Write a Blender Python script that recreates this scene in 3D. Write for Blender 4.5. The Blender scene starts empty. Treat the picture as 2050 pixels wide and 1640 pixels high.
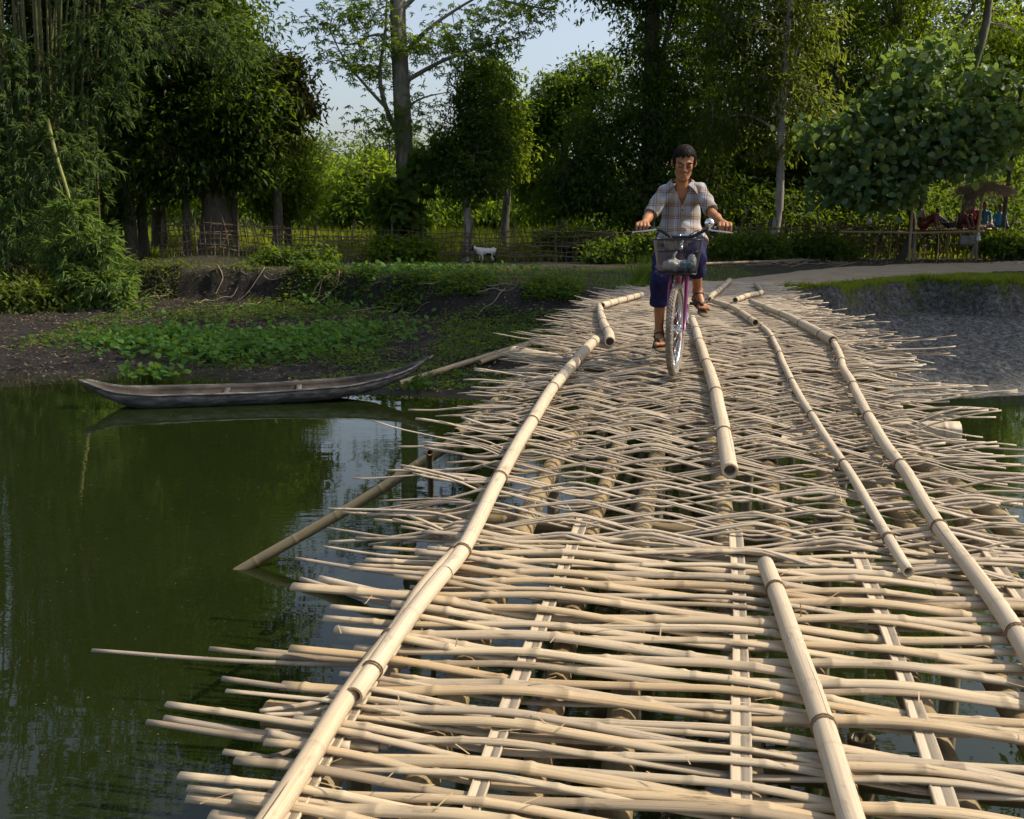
import bpy, math, random
import numpy as np
from mathutils import Vector, Matrix
rng = np.random.default_rng(7)
random.seed(7)
PI = math.pi
scene = bpy.context.scene
COL = scene.collection

# ------------------------------------------------------------------ camera
PITCH = math.atan((820 - 430) / 1993.0)
CAMZ = 2.45
cam_d = bpy.data.cameras.new('camera')
cam_d.lens = 35.0; cam_d.sensor_width = 36.0; cam_d.sensor_fit = 'HORIZONTAL'
cam_d.clip_start = 0.05; cam_d.clip_end = 2000
cam = bpy.data.objects.new('camera', cam_d); COL.objects.link(cam)
cam.location = (0, 0, CAMZ); cam.rotation_euler = (PI / 2 - PITCH, 0, 0)
scene.camera = cam

# ------------------------------------------------------------------ sky, sun, exposure
SUN_AZ, SUN_EL = math.radians(6), math.radians(46)      # azimuth from +X towards +Y
world = bpy.data.worlds.new('World'); scene.world = world; world.use_nodes = True
wn = world.node_tree.nodes; wl = world.node_tree.links
sky = wn.new('ShaderNodeTexSky'); sky.sky_type = 'NISHITA'; sky.sun_disc = False
sky.sun_elevation = SUN_EL; sky.sun_rotation = PI / 2 - SUN_AZ
sky.air_density = 1.0; sky.dust_density = 3.0; sky.ozone_density = 1.0
bg = wn['Background']; bg.inputs['Strength'].default_value = 0.15
hz = wn.new('ShaderNodeHueSaturation'); hz.inputs['Saturation'].default_value = .72; hz.inputs['Value'].default_value = 1.0     # hazy, pale sky
wl.new(sky.outputs['Color'], hz.inputs['Color']); wl.new(hz.outputs['Color'], bg.inputs['Color'])
sun_d = bpy.data.lights.new('sun', 'SUN'); sun_d.energy = 4.3; sun_d.angle = math.radians(0.6)
sun_d.color = (1.0, 0.855, 0.67)
sun = bpy.data.objects.new('sun', sun_d); COL.objects.link(sun)
sdir = Vector((math.cos(SUN_EL) * math.cos(SUN_AZ), math.cos(SUN_EL) * math.sin(SUN_AZ), math.sin(SUN_EL)))
sun.rotation_euler = sdir.to_track_quat('Z', 'Y').to_euler(); sun.location = (30, 5, 40)
vs = scene.view_settings
vs.view_transform = 'Standard'; vs.look = 'None'; vs.gamma = 1.0; vs.use_curve_mapping = False
vs.exposure = 0.36
cy = scene.cycles
cy.use_denoising = True; cy.max_bounces = 7; cy.diffuse_bounces = 3; cy.glossy_bounces = 3
cy.transmission_bounces = 5; cy.transparent_max_bounces = 8; cy.caustics_reflective = False; cy.caustics_refractive = False
cy.use_adaptive_sampling = True; cy.adaptive_threshold = 0.02

# ------------------------------------------------------------------ helpers
CP, SP = math.cos(PITCH), math.sin(PITCH)
def ray(px, py):
    xc = (px - 1025) / 1993.0; yc = -(py - 820) / 1993.0
    return np.array([xc, CP + yc * SP, -SP + yc * CP])
def at_z(px, py, z):
    d = ray(px, py); t = (z - CAMZ) / d[2]
    return np.array([0, 0, CAMZ]) + d * t
def at_y(px, py, Y):
    d = ray(px, py); return np.array([0, 0, CAMZ]) + d * (Y / d[1])

def nrm(v):
    v = np.asarray(v, float); return v / np.maximum(np.linalg.norm(v, axis=-1, keepdims=True), 1e-9)

def mesh(name, V, F, mats=(), uv=None, col=None, smooth=True, mi=None):
    """F: int array (n,3) or (n,4) or a list of such arrays"""
    V = np.asarray(V, np.float32)
    Fs = F if isinstance(F, list) else [F]
    Fs = [np.asarray(f, np.int32) for f in Fs if len(f)]
    m = bpy.data.meshes.new(name)
    nl = sum(f.size for f in Fs); nf = sum(len(f) for f in Fs)
    m.vertices.add(len(V)); m.vertices.foreach_set('co', V.ravel())
    m.loops.add(nl); li = np.concatenate([f.ravel() for f in Fs])
    m.loops.foreach_set('vertex_index', li)
    m.polygons.add(nf)
    tot = np.concatenate([np.full(len(f), f.shape[1], np.int32) for f in Fs])
    st = np.concatenate([[0], np.cumsum(tot)[:-1]]).astype(np.int32)
    m.polygons.foreach_set('loop_start', st); m.polygons.foreach_set('loop_total', tot)
    if smooth: m.polygons.foreach_set('use_smooth', np.ones(nf, bool))
    if mi is not None: m.polygons.foreach_set('material_index', np.asarray(mi, np.int32))
    if uv is not None:
        l = m.uv_layers.new(name='UVMap'); l.data.foreach_set('uv', np.asarray(uv, np.float32)[li].ravel())
    if col is not None:
        a = m.color_attributes.new('tone', 'FLOAT_COLOR', 'POINT')
        c = np.ones((len(V), 4), np.float32); c[:, :3] = np.asarray(col, np.float32).reshape(len(V), -1)[:, :3] if np.ndim(col) > 1 else np.asarray(col, np.float32)[:, None]
        a.data.foreach_set('color', c.ravel())
    m.update(calc_edges=True); m.validate()
    for mt in mats: m.materials.append(mt)
    return m

def obj(name, me, parent=None, label=None, cat=None, group=None, kind=None, loc=None, rot=None):
    o = bpy.data.objects.new(name, me); COL.objects.link(o)
    if parent is not None: o.parent = parent
    if label: o['label'] = label
    if cat: o['category'] = cat
    if group: o['group'] = group
    if kind: o['kind'] = kind
    if loc is not None: o.location = loc
    if rot is not None: o.rotation_euler = rot
    return o
def thing(name, label, cat, loc=(0, 0, 0), rotz=0.0, group=None):
    o = obj(name, None, None, label, cat, group, None, loc, (0, 0, rotz)); o.empty_display_size = 0.1
    return o

class MB:
    """collects geometry into one mesh"""
    def __init__(s): s.V = []; s.F4 = []; s.F3 = []; s.UV = []; s.C = []; s.n = 0
    def add(s, V, F4=None, F3=None, uv=None, col=None):
        V = np.asarray(V, float)
        if F4 is not None and len(F4): s.F4.append(np.asarray(F4) + s.n)
        if F3 is not None and len(F3): s.F3.append(np.asarray(F3) + s.n)
        s.V.append(V); s.UV.append(np.zeros((len(V), 2)) if uv is None else uv)
        s.C.append(np.ones((len(V), 3)) if col is None else np.asarray(col)); s.n += len(V); return s
    def tube(s, *a, **k):
        V, F4, F3, uv, c = tube(*a, **k); return s.add(V, F4, F3, uv, c)
    def box(s, c, d, R=None):
        x, y, z = np.array(d) / 2.0
        V = np.array([[-x,-y,-z],[x,-y,-z],[x,y,-z],[-x,y,-z],[-x,-y,z],[x,-y,z],[x,y,z],[-x,y,z]])
        if R is not None: V = V @ np.asarray(R).T
        return s.add(V + np.asarray(c), [[0,3,2,1],[4,5,6,7],[0,1,5,4],[1,2,6,5],[2,3,7,6],[3,0,4,7]])
    def mesh(s, name, *mats, smooth=True):
        F = []
        if s.F4: F.append(np.concatenate(s.F4))
        if s.F3: F.append(np.concatenate(s.F3))
        return mesh(name, np.concatenate(s.V), F, mats, np.concatenate(s.UV), np.concatenate(s.C), smooth)
    def build(s, name, mt, parent=None, smooth=True, **k):
        return obj(name, s.mesh(name, mt, smooth=smooth), parent, **k)

def frames(P):
    T = np.gradient(P, axis=0); T = nrm(T)
    up = np.array([0, 0, 1.0])
    if abs(T[0] @ up) > 0.9: up = np.array([0, 1.0, 0])
    n = nrm(np.cross(T[0], up)); N = [n]
    for i in range(1, len(P)):
        n = n - T[i] * (n @ T[i]); n = n / max(np.linalg.norm(n), 1e-9); N.append(n)
    N = np.array(N); return T, N, np.cross(T, N)

def tube(P, r, k=8, cap=True, col=None, hollow=0.0):
    P = np.asarray(P, float); n = len(P); r = np.broadcast_to(np.asarray(r, float), (n,))
    T, N, B = frames(P)
    a = np.arange(k) * 2 * PI / k
    ring = np.cos(a)[None, :, None] * N[:, None, :] + np.sin(a)[None, :, None] * B[:, None, :]
    V = (P[:, None, :] + ring * r[:, None, None]).reshape(-1, 3)
    i = np.arange(n - 1)[:, None] * k; j = np.arange(k)[None, :]; j2 = (j + 1) % k
    F4 = np.stack([i + j, i + j2, i + k + j2, i + k + j], -1).reshape(-1, 4)
    L = np.concatenate([[0], np.cumsum(np.linalg.norm(np.diff(P, axis=0), axis=1))])
    uv = np.stack(np.broadcast_arrays(L[:, None], (j / k)), -1).reshape(-1, 2)
    C = np.ones((n * k, 3)) if col is None else np.repeat(np.asarray(col, float).reshape(n, -1) * np.ones((1, 3)), k, 0)
    F3 = []
    if cap:
        dark = hollow > 0
        for e, base in ((0, 0), (n - 1, (n - 1) * k)):
            c = len(V)
            if dark:
                ax = T[e] * (-0.06 if e else 0.06)
                inner = P[e] + ring[e] * r[e] * hollow; deep = inner + ax
                V = np.concatenate([V, inner, deep, [P[e] + ax]])
                uv = np.concatenate([uv, np.zeros((2 * k + 1, 2))]); C = np.concatenate([C, np.ones((k, 3)), np.full((k + 1, 3), .35)])
                q = np.arange(k); q2 = (q + 1) % k
                F4 = np.concatenate([F4, np.stack([base + q, base + q2, c + q2, c + q], -1), np.stack([c + q, c + q2, c + k + q2, c + k + q], -1)])
                F3 += [[c + k + x, c + k + (x + 1) % k, c + 2 * k] for x in range(k)]
            else:
                V = np.concatenate([V, [P[e]]]); uv = np.concatenate([uv, [uv[base]]]); C = np.concatenate([C, [C[base]]])
                F3 += [[base + x, base + (x + 1) % k, c] if e == 0 else [base + (x + 1) % k, base + x, c] for x in range(k)]
    return V, F4, np.array(F3).reshape(-1, 3), uv, C

def resample(P, n):
    """Catmull-Rom style smooth resampling of a polyline"""
    P = np.asarray(P, float)
    if len(P) == 2: return P[0] + (P[1] - P[0]) * np.linspace(0, 1, n)[:, None]
    d = np.concatenate([[0], np.cumsum(np.linalg.norm(np.diff(P, axis=0), axis=1))])
    Q = np.concatenate([[2 * P[0] - P[1]], P, [2 * P[-1] - P[-2]]])
    out = []
    for t in np.linspace(0, d[-1], n):
        i = min(np.searchsorted(d, t, 'right') - 1, len(P) - 2); i = max(i, 0)
        u = (t - d[i]) / max(d[i + 1] - d[i], 1e-9)
        p0, p1, p2, p3 = Q[i], Q[i + 1], Q[i + 2], Q[i + 3]
        out.append(.5 * (2 * p1 + (p2 - p0) * u + (2 * p0 - 5 * p1 + 4 * p2 - p3) * u ** 2 + (3 * p1 - p0 - 3 * p2 + p3) * u ** 3))
    return np.array(out)

_tab = np.random.default_rng(3).random((256, 256))
def vnoise(x, y):
    x = np.asarray(x, float); y = np.asarray(y, float)
    xi = np.floor(x).astype(int); yi = np.floor(y).astype(int); fx = x - xi; fy = y - yi
    fx = fx * fx * (3 - 2 * fx); fy = fy * fy * (3 - 2 * fy)
    g = lambda a, b: _tab[a % 256, b % 256]
    return (g(xi, yi) * (1 - fx) + g(xi + 1, yi) * fx) * (1 - fy) + (g(xi, yi + 1) * (1 - fx) + g(xi + 1, yi + 1) * fx) * fy
def fbm(x, y, o=4):
    s = 0; a = .5
    for i in range(o): s = s + a * (vnoise(x * 2 ** i + 17 * i, y * 2 ** i + 31 * i) - .5); a *= .5
    return s
def sstep(a, b, x):
    t = np.clip((x - a) / (b - a), 0, 1); return t * t * (3 - 2 * t)

# ------------------------------------------------------------------ materials
def newmat(name):
    m = bpy.data.materials.new(name); m.use_nodes = True
    n = m.node_tree.nodes; return m, n, m.node_tree.links, n['Principled BSDF']
def rgb(*c): return (c[0], c[1], c[2], 1.0)
def ramp(n, stops):
    r = n.new('ShaderNodeValToRGB'); e = r.color_ramp.elements
    while len(e) < len(stops): e.new(0.5)
    for k, (p, c) in enumerate(stops): e[k].position = p; e[k].color = rgb(*c)
    return r
def plain(name, c, rough=.6, var=.25, scale=8.0, metal=0.0, bump=0.0, bscale=60.0, spec=.4):
    m, n, l, p = newmat(name)
    tc = n.new('ShaderNodeTexCoord'); nz = n.new('ShaderNodeTexNoise'); nz.inputs['Scale'].default_value = scale; nz.inputs['Detail'].default_value = 5
    l.new(tc.outputs['Object'], nz.inputs['Vector'])
    c = np.array(c); r = ramp(n, [(.3, c * (1 - var)), (.7, np.minimum(c * (1 + var), .9))])
    l.new(nz.outputs['Fac'], r.inputs['Fac']); l.new(r.outputs['Color'], p.inputs['Base Color'])
    p.inputs['Roughness'].default_value = rough; p.inputs['Metallic'].default_value = metal
    p.inputs['Specular IOR Level'].default_value = spec
    if bump:
        b = n.new('ShaderNodeTexNoise'); b.inputs['Scale'].default_value = bscale; b.inputs['Detail'].default_value = 4
        l.new(tc.outputs['Object'], b.inputs['Vector'])
        bn = n.new('ShaderNodeBump'); bn.inputs['Strength'].default_value = bump; bn.inputs['Distance'].default_value = .02
        l.new(b.outputs['Fac'], bn.inputs['Height']); l.new(bn.outputs['Normal'], p.inputs['Normal'])
    return m

def bamboo_mat(name, cols, stain=.5, rough=.55, island=False, crack=False):
    m, n, l, p = newmat(name)
    uv = n.new('ShaderNodeUVMap'); uv.uv_map = 'UVMap'
    oi = n.new('ShaderNodeObjectInfo'); ge = n.new('ShaderNodeNewGeometry')
    rnd = ge.outputs['Random Per Island'] if island else oi.outputs['Random']
    add = n.new('ShaderNodeVectorMath'); add.operation = 'ADD'
    cmb = n.new('ShaderNodeCombineXYZ'); mul = n.new('ShaderNodeMath'); mul.operation = 'MULTIPLY'; mul.inputs[1].default_value = 97.0
    l.new(rnd, mul.inputs[0])
    for i in range(3): l.new(mul.outputs[0], cmb.inputs[i])
    l.new(uv.outputs['UV'], add.inputs[0]); l.new(cmb.outputs[0], add.inputs[1])
    # long streaks
    mp = n.new('ShaderNodeMapping'); mp.inputs['Scale'].default_value = (2.2, 26, 1); l.new(add.outputs[0], mp.inputs['Vector'])
    ns = n.new('ShaderNodeTexNoise'); ns.inputs['Scale'].default_value = 1.0; ns.inputs['Detail'].default_value = 6; ns.inputs['Roughness'].default_value = .65
    l.new(mp.outputs[0], ns.inputs['Vector'])
    # blotches
    mp2 = n.new('ShaderNodeMapping'); mp2.inputs['Scale'].default_value = (7, 3.0, 1); l.new(add.outputs[0], mp2.inputs['Vector'])
    nb = n.new('ShaderNodeTexNoise'); nb.inputs['Scale'].default_value = 1.0; nb.inputs['Detail'].default_value = 5; nb.inputs['Roughness'].default_value = .7
    l.new(mp2.outputs[0], nb.inputs['Vector'])
    rr = ramp(n, [(i / (len(cols) - 1), c) for i, c in enumerate(cols)]); l.new(rnd, rr.inputs['Fac'])
    sr = ramp(n, [(.25, (.62, .58, .52)), (.6, (1.0, 1.0, 1.0))]); l.new(ns.outputs['Fac'], sr.inputs['Fac'])
    mpg = n.new('ShaderNodeMapping'); mpg.inputs['Scale'].default_value = (1.7, 2.5, 1); l.new(add.outputs[0], mpg.inputs['Vector'])
    ng = n.new('ShaderNodeTexNoise'); ng.inputs['Scale'].default_value = 1.0; ng.inputs['Detail'].default_value = 6; ng.inputs['Roughness'].default_value = .65; l.new(mpg.outputs[0], ng.inputs['Vector'])
    gr = ramp(n, [(.50, (0, 0, 0)), (.72, (.5, .5, .5))]); l.new(ng.outputs['Fac'], gr.inputs['Fac'])
    mg = n.new('ShaderNodeMix'); mg.data_type = 'RGBA'; l.new(gr.outputs['Color'], mg.inputs['Factor']); l.new(rr.outputs['Color'], mg.inputs['A']); mg.inputs['B'].default_value = rgb(*(np.array(cols).mean(0).mean() * np.array([.92, .82, .68])))
    m1 = n.new('ShaderNodeMix'); m1.data_type = 'RGBA'; m1.blend_type = 'MULTIPLY'; m1.inputs['Factor'].default_value = .85
    l.new(mg.outputs['Result'], m1.inputs['A']); l.new(sr.outputs['Color'], m1.inputs['B'])
    br = ramp(n, [(.28, (.30, .25, .20)), (.42, (1, 1, 1))]); l.new(nb.outputs['Fac'], br.inputs['Fac'])
    m2 = n.new('ShaderNodeMix'); m2.data_type = 'RGBA'; m2.blend_type = 'MULTIPLY'; m2.inputs['Factor'].default_value = stain
    l.new(m1.outputs['Result'], m2.inputs['A']); l.new(br.outputs['Color'], m2.inputs['B'])
    at = n.new('ShaderNodeVertexColor'); at.layer_name = 'tone'
    m3 = n.new('ShaderNodeMix'); m3.data_type = 'RGBA'; m3.blend_type = 'MULTIPLY'; m3.inputs['Factor'].default_value = 1.0
    l.new(m2.outputs['Result'], m3.inputs['A']); l.new(at.outputs['Color'], m3.inputs['B'])
    res = m3.outputs['Result']
    if crack:
        mp3 = n.new('ShaderNodeMapping'); mp3.inputs['Scale'].default_value = (.9, 22, 1); l.new(add.outputs[0], mp3.inputs['Vector'])
        nc = n.new('ShaderNodeTexNoise'); nc.inputs['Scale'].default_value = 1.0; nc.inputs['Detail'].default_value = 2; l.new(mp3.outputs[0], nc.inputs['Vector'])
        cr = ramp(n, [(.285, (.22, .18, .14)), (.30, (1, 1, 1))]); l.new(nc.outputs['Fac'], cr.inputs['Fac'])
        m4 = n.new('ShaderNodeMix'); m4.data_type = 'RGBA'; m4.blend_type = 'MULTIPLY'; m4.inputs['Factor'].default_value = 1.0
        l.new(res, m4.inputs['A']); l.new(cr.outputs['Color'], m4.inputs['B']); res = m4.outputs['Result']
    l.new(res, p.inputs['Base Color'])
    p.inputs['Roughness'].default_value = rough; p.inputs['Specular IOR Level'].default_value = .35
    bp = n.new('ShaderNodeBump'); bp.inputs['Strength'].default_value = .35; bp.inputs['Distance'].default_value = .004
    l.new(ns.outputs['Fac'], bp.inputs['Height']); l.new(bp.outputs['Normal'], p.inputs['Normal'])
    return m

def leaf_mat(name, cols, trans, tfac=.4, rough=.55, spec=.22):
    m, n, l, p = newmat(name)
    ge = n.new('ShaderNodeNewGeometry')
    r = ramp(n, [(i / max(len(cols) - 1, 1), c) for i, c in enumerate(cols)])
    l.new(ge.outputs['Random Per Island'], r.inputs['Fac'])
    l.new(r.outputs['Color'], p.inputs['Base Color'])
    p.inputs['Roughness'].default_value = rough; p.inputs['Specular IOR Level'].default_value = spec
    t = n.new('ShaderNodeBsdfTranslucent')
    mx = n.new('ShaderNodeMix'); mx.data_type = 'RGBA'; mx.blend_type = 'MIX'; mx.inputs['Factor'].default_value = .35
    mx.inputs['A'].default_value = rgb(*trans); l.new(r.outputs['Color'], mx.inputs['B'])
    l.new(mx.outputs['Result'], t.inputs['Color'])
    ms = n.new('ShaderNodeMixShader'); ms.inputs['Fac'].default_value = tfac
    l.new(p.outputs[0], ms.inputs[1]); l.new(t.outputs[0], ms.inputs[2])
    l.new(ms.outputs[0], n['Material Output'].inputs['Surface'])
    return m

def bark_mat(name, c1, c2, scale=6.0, moss=None):
    m, n, l, p = newmat(name)
    tc = n.new('ShaderNodeTexCoord'); mp = n.new('ShaderNodeMapping'); mp.inputs['Scale'].default_value = (scale * 2, scale * 2, scale * .6)
    l.new(tc.outputs['Object'], mp.inputs['Vector'])
    nz = n.new('ShaderNodeTexNoise'); nz.inputs['Scale'].default_value = 1; nz.inputs['Detail'].default_value = 7; nz.inputs['Roughness'].default_value = .7
    l.new(mp.outputs[0], nz.inputs['Vector'])
    r = ramp(n, [(.3, c1), (.68, c2)]); l.new(nz.outputs['Fac'], r.inputs['Fac'])
    out = r.outputs['Color']
    if moss:
        n2 = n.new('ShaderNodeTexNoise'); n2.inputs['Scale'].default_value = 1.3; n2.inputs['Detail'].default_value = 4; l.new(tc.outputs['Object'], n2.inputs['Vector'])
        r2 = ramp(n, [(.48, (0, 0, 0)), (.62, (1, 1, 1))]); l.new(n2.outputs['Fac'], r2.inputs['Fac'])
        mx = n.new('ShaderNodeMix'); mx.data_type = 'RGBA'; l.new(r2.outputs['Color'], mx.inputs['Factor'])
        l.new(out, mx.inputs['A']); mx.inputs['B'].default_value = rgb(*moss); out = mx.outputs['Result']
    l.new(out, p.inputs['Base Color']); p.inputs['Roughness'].default_value = .9
    b = n.new('ShaderNodeBump'); b.inputs['Strength'].default_value = .7; b.inputs['Distance'].default_value = .04
    l.new(nz.outputs['Fac'], b.inputs['Height']); l.new(b.outputs['Normal'], p.inputs['Normal'])
    return m

M = {}
M['culm'] = bamboo_mat('split_bamboo', [(.36, .265, .15), (.56, .45, .29), (.42, .345, .245), (.58, .48, .32), (.47, .34, .18), (.54, .45, .31), (.30, .235, .15)], .9, crack=True)
M['cane'] = bamboo_mat('split_cane', [(.28, .225, .155), (.54, .455, .335), (.43, .36, .27), (.22, .18, .13), (.56, .47, .345)], .75)
M['cane_far'] = bamboo_mat('split_cane_far', [(.28, .225, .155), (.54, .455, .335), (.43, .36, .27), (.22, .18, .13), (.54, .455, .33)], .75, island=True)
M['pole'] = bamboo_mat('pole_bamboo', [(.50, .42, .30), (.56, .48, .355), (.50, .40, .265)], .6, crack=True)
M['stringer'] = bamboo_mat('stringer_bamboo', [(.27, .20, .10), (.33, .26, .14), (.23, .18, .10)], .7)
M['wetpole'] = bamboo_mat('wet_bamboo', [(.17, .145, .08), (.22, .19, .11)], .8, rough=.45)
M['slat'] = bamboo_mat('slat_bamboo', [(.42, .35, .25), (.49, .42, .31)], .7)
M['twine'] = plain('twine', (.20, .13, .07), .9, .3, 40)
M['fence'] = plain('fence_wood', (.14, .105, .065), .9, .45, 5)
M['dead'] = plain('dead_wood', (.24, .19, .14), .9, .35, 10, bump=.4)

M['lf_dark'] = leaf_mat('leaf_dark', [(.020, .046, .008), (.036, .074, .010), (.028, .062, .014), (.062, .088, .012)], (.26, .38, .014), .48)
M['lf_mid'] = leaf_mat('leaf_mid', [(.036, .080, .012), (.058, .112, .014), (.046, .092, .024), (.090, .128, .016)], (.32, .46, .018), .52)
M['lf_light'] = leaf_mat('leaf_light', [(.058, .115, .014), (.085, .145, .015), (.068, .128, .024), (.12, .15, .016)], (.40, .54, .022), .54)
M['lf_bamboo'] = leaf_mat('leaf_bamboo', [(.050, .105, .035), (.075, .13, .035), (.045, .10, .045), (.12, .15, .03)], (.22, .32, .05), .38)
M['lf_round'] = leaf_mat('leaf_round', [(.075, .145, .060), (.10, .185, .07), (.085, .16, .085), (.20, .23, .035)], (.30, .44, .05), .42, rough=.5, spec=.3)
M['lf_bamboo_light'] = leaf_mat('leaf_bamboo_light', [(.08, .16, .045), (.12, .21, .05), (.09, .17, .07), (.18, .22, .04)], (.30, .44, .05), .42)
M['lf_olive'] = leaf_mat('leaf_olive', [(.045, .075, .016), (.070, .105, .020), (.058, .085, .022), (.10, .12, .026)], (.34, .42, .03), .50)
M['lf_brown'] = leaf_mat('leaf_brown', [(.05, .06, .015), (.08, .06, .02), (.045, .07, .015), (.07, .09, .02)], (.22, .20, .03), .35)
M['lf_far_haze'] = leaf_mat('leaf_far_haze', [(.06, .10, .035), (.08, .13, .04), (.07, .11, .05), (.10, .13, .035)], (.24, .32, .06), .4)  # bluish haze of distance mixed into the leaf colour
M['lf_grass'] = leaf_mat('leaf_grass', [(.09, .16, .018), (.13, .20, .02), (.11, .17, .025), (.18, .20, .04)], (.34, .46, .02), .4)
M['lf_meadow'] = leaf_mat('leaf_meadow', [(.13, .19, .015), (.17, .22, .015), (.15, .20, .02), (.20, .21, .03)], (.46, .54, .02), .5)
M['lf_hyacinth'] = leaf_mat('leaf_hyacinth', [(.045, .12, .015), (.065, .16, .02), (.055, .13, .025)], (.28, .42, .02), .36, rough=.55, spec=.2)
M['litter'] = leaf_mat('leaf_litter', [(.09, .065, .04), (.14, .11, .075), (.06, .045, .03), (.20, .17, .12)], (.12, .09, .04), .15, rough=.8)

M['bark_grey'] = bark_mat('bark_grey', (.10, .09, .075), (.27, .25, .21), 5, (.08, .10, .035))
M['bark_dark'] = bark_mat('bark_dark', (.04, .034, .027), (.12, .10, .08), 6, (.05, .06, .02))
M['bark_pale'] = bark_mat('bark_pale', (.18, .16, .13), (.38, .35, .30), 5)
M['culm_green'] = bamboo_mat('leaning_culm', [(.16, .19, .03), (.18, .20, .04)], .4)
M['bark_culm'] = bamboo_mat('green_culm', [(.06, .08, .02), (.10, .11, .03), (.08, .075, .03)], .5, island=True)

# ------------------------------------------------------------------ terrain
LIPX = [-60, -13, -8, -3.8, -1.3, .7, 2.2, 4, 5, 6.2, 8.2, 9.5, 14, 60]
LIPY = [30, 27.0, 25.6, 23.4, 20.9, 18.9, 17.2, 16.9, 17.2, 18.1, 19.3, 18.8, 19.5, 21]
WEX = [-60, -8, -5.6, -3.5, -1.6, -.6, 2, 5, 8, 15, 60]
WEY = [12, 14.0, 15.1, 14.35, 13.45, 13.3, 13.3, 13.35, 13.7, 14.2, 15]
def bank(X):
    lip = np.interp(X, LIPX, LIPY) + .5 * fbm(X * .9, X * 0 + 3.3, 4) * (1.6 + 1.6 * sstep(4.5, 6, X)) * np.clip(np.abs(X - 3) - 1, 0, 1)
    we = np.interp(X, WEX, WEY) + .45 * fbm(X * .7, X * 0 + 9.1, 3)
    return lip, we
def ground_z(X, Y, detail=True):
    X = np.asarray(X, float); Y = np.asarray(Y, float)
    lip, we = bank(X)
    softL = sstep(-2.6, -.6, X) * (1 - sstep(4.0, 4.8, X))
    zf = np.interp(X, [-60, -6, -2, 2, 4, 6, 12, 60], [.45, .36, .40, .55, .66, .68, .60, .5])
    ztop = np.interp(X, [-60, -8, -1, 3, 9, 20], [1.12, 1.10, 1.10, 1.16, 1.20, 1.15])
    cw = .75 + 1.3 * softL - .35 * sstep(4.6, 5.6, X)                       # cliff width
    foot = lip - cw
    u = np.clip((Y - we) / np.maximum(foot - we, .5), -3, 1)
    slope = np.where(u > 0, zf * np.clip(u, 0, 1) ** .9, 0)
    c = np.clip((Y - foot) / cw, 0, 1); cl = sstep(0, 1, c)
    z = slope + (ztop - zf) * cl
    z = z + np.where(Y > lip, -.006 * np.clip(Y - lip, 0, 40), 0)
    bed = -np.clip((we - Y) * .22, 0, 1.3)
    z = np.where(Y < we, bed, z)
    near = sstep(-3.2, -5.5, Y); z = np.where(Y < 4, np.maximum(z, -1.3 + 2.25 * near), z)
    z = z + .22 * np.exp(-(((X + 8.9) / 1.8) ** 2 + ((Y - 29.8) / 1.5) ** 2))
    if detail:
        on = sstep(0, .5, Y - we) ; on = np.where(Y < 4, near, on)
        rough = on * (.35 + .65 * (1 - sstep(.2, 1.2, Y - lip)))
        z = z + rough * (.10 * fbm(X * 1.1, Y * 1.1, 4) + .10 * fbm(X * 3.5 + 9, Y * 3.5, 3))
        cm = np.exp(-((Y - (foot + cw * .5)) / (cw * .6)) ** 2) * (Y > we)
        z = z + cm * .30 * fbm(X * 2.2 + 3, Y * 2.2 + 5, 4) * (1 - .6 * softL)
        # pits and clods on the mud
        z = z + on * .15 * fbm(X * 5, Y * 5, 3) * (1 - sstep(.0, .8, Y - lip))
    return z
def axis(dense, lo, hi):
    a = list(dense); st = dense[1] - dense[0]; x = dense[-1]; s = st
    while x < hi: s *= 1.22; x += s; a.append(x)
    x = dense[0]; s = st
    while x > lo: s *= 1.22; x -= s; a.insert(0, x)
    return np.array(a)
gx = axis(np.arange(-14, 14.01, .085), -400, 400)
gy = axis(np.arange(12.6, 27, .085), -200, 700)
GX, GY = np.meshgrid(gx, gy)
GZ = ground_z(GX, GY)
nx, ny = len(gx), len(gy)
ii = (np.arange(ny - 1)[:, None] * nx + np.arange(nx - 1)[None, :])
GF = np.stack([ii, ii + 1, ii + nx + 1, ii + nx], -1).reshape(-1, 4)
lipG, weG = bank(GX)
topm = sstep(-.25, .5, GY - lipG)                   # 1 on the bank top
wetm = 1 - sstep(.0, 1.6, GY - weG)                 # 1 at the water's edge
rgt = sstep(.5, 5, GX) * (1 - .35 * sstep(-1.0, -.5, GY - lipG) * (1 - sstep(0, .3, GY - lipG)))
gcol = np.stack([topm, wetm, rgt], -1).reshape(-1, 3)
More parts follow.
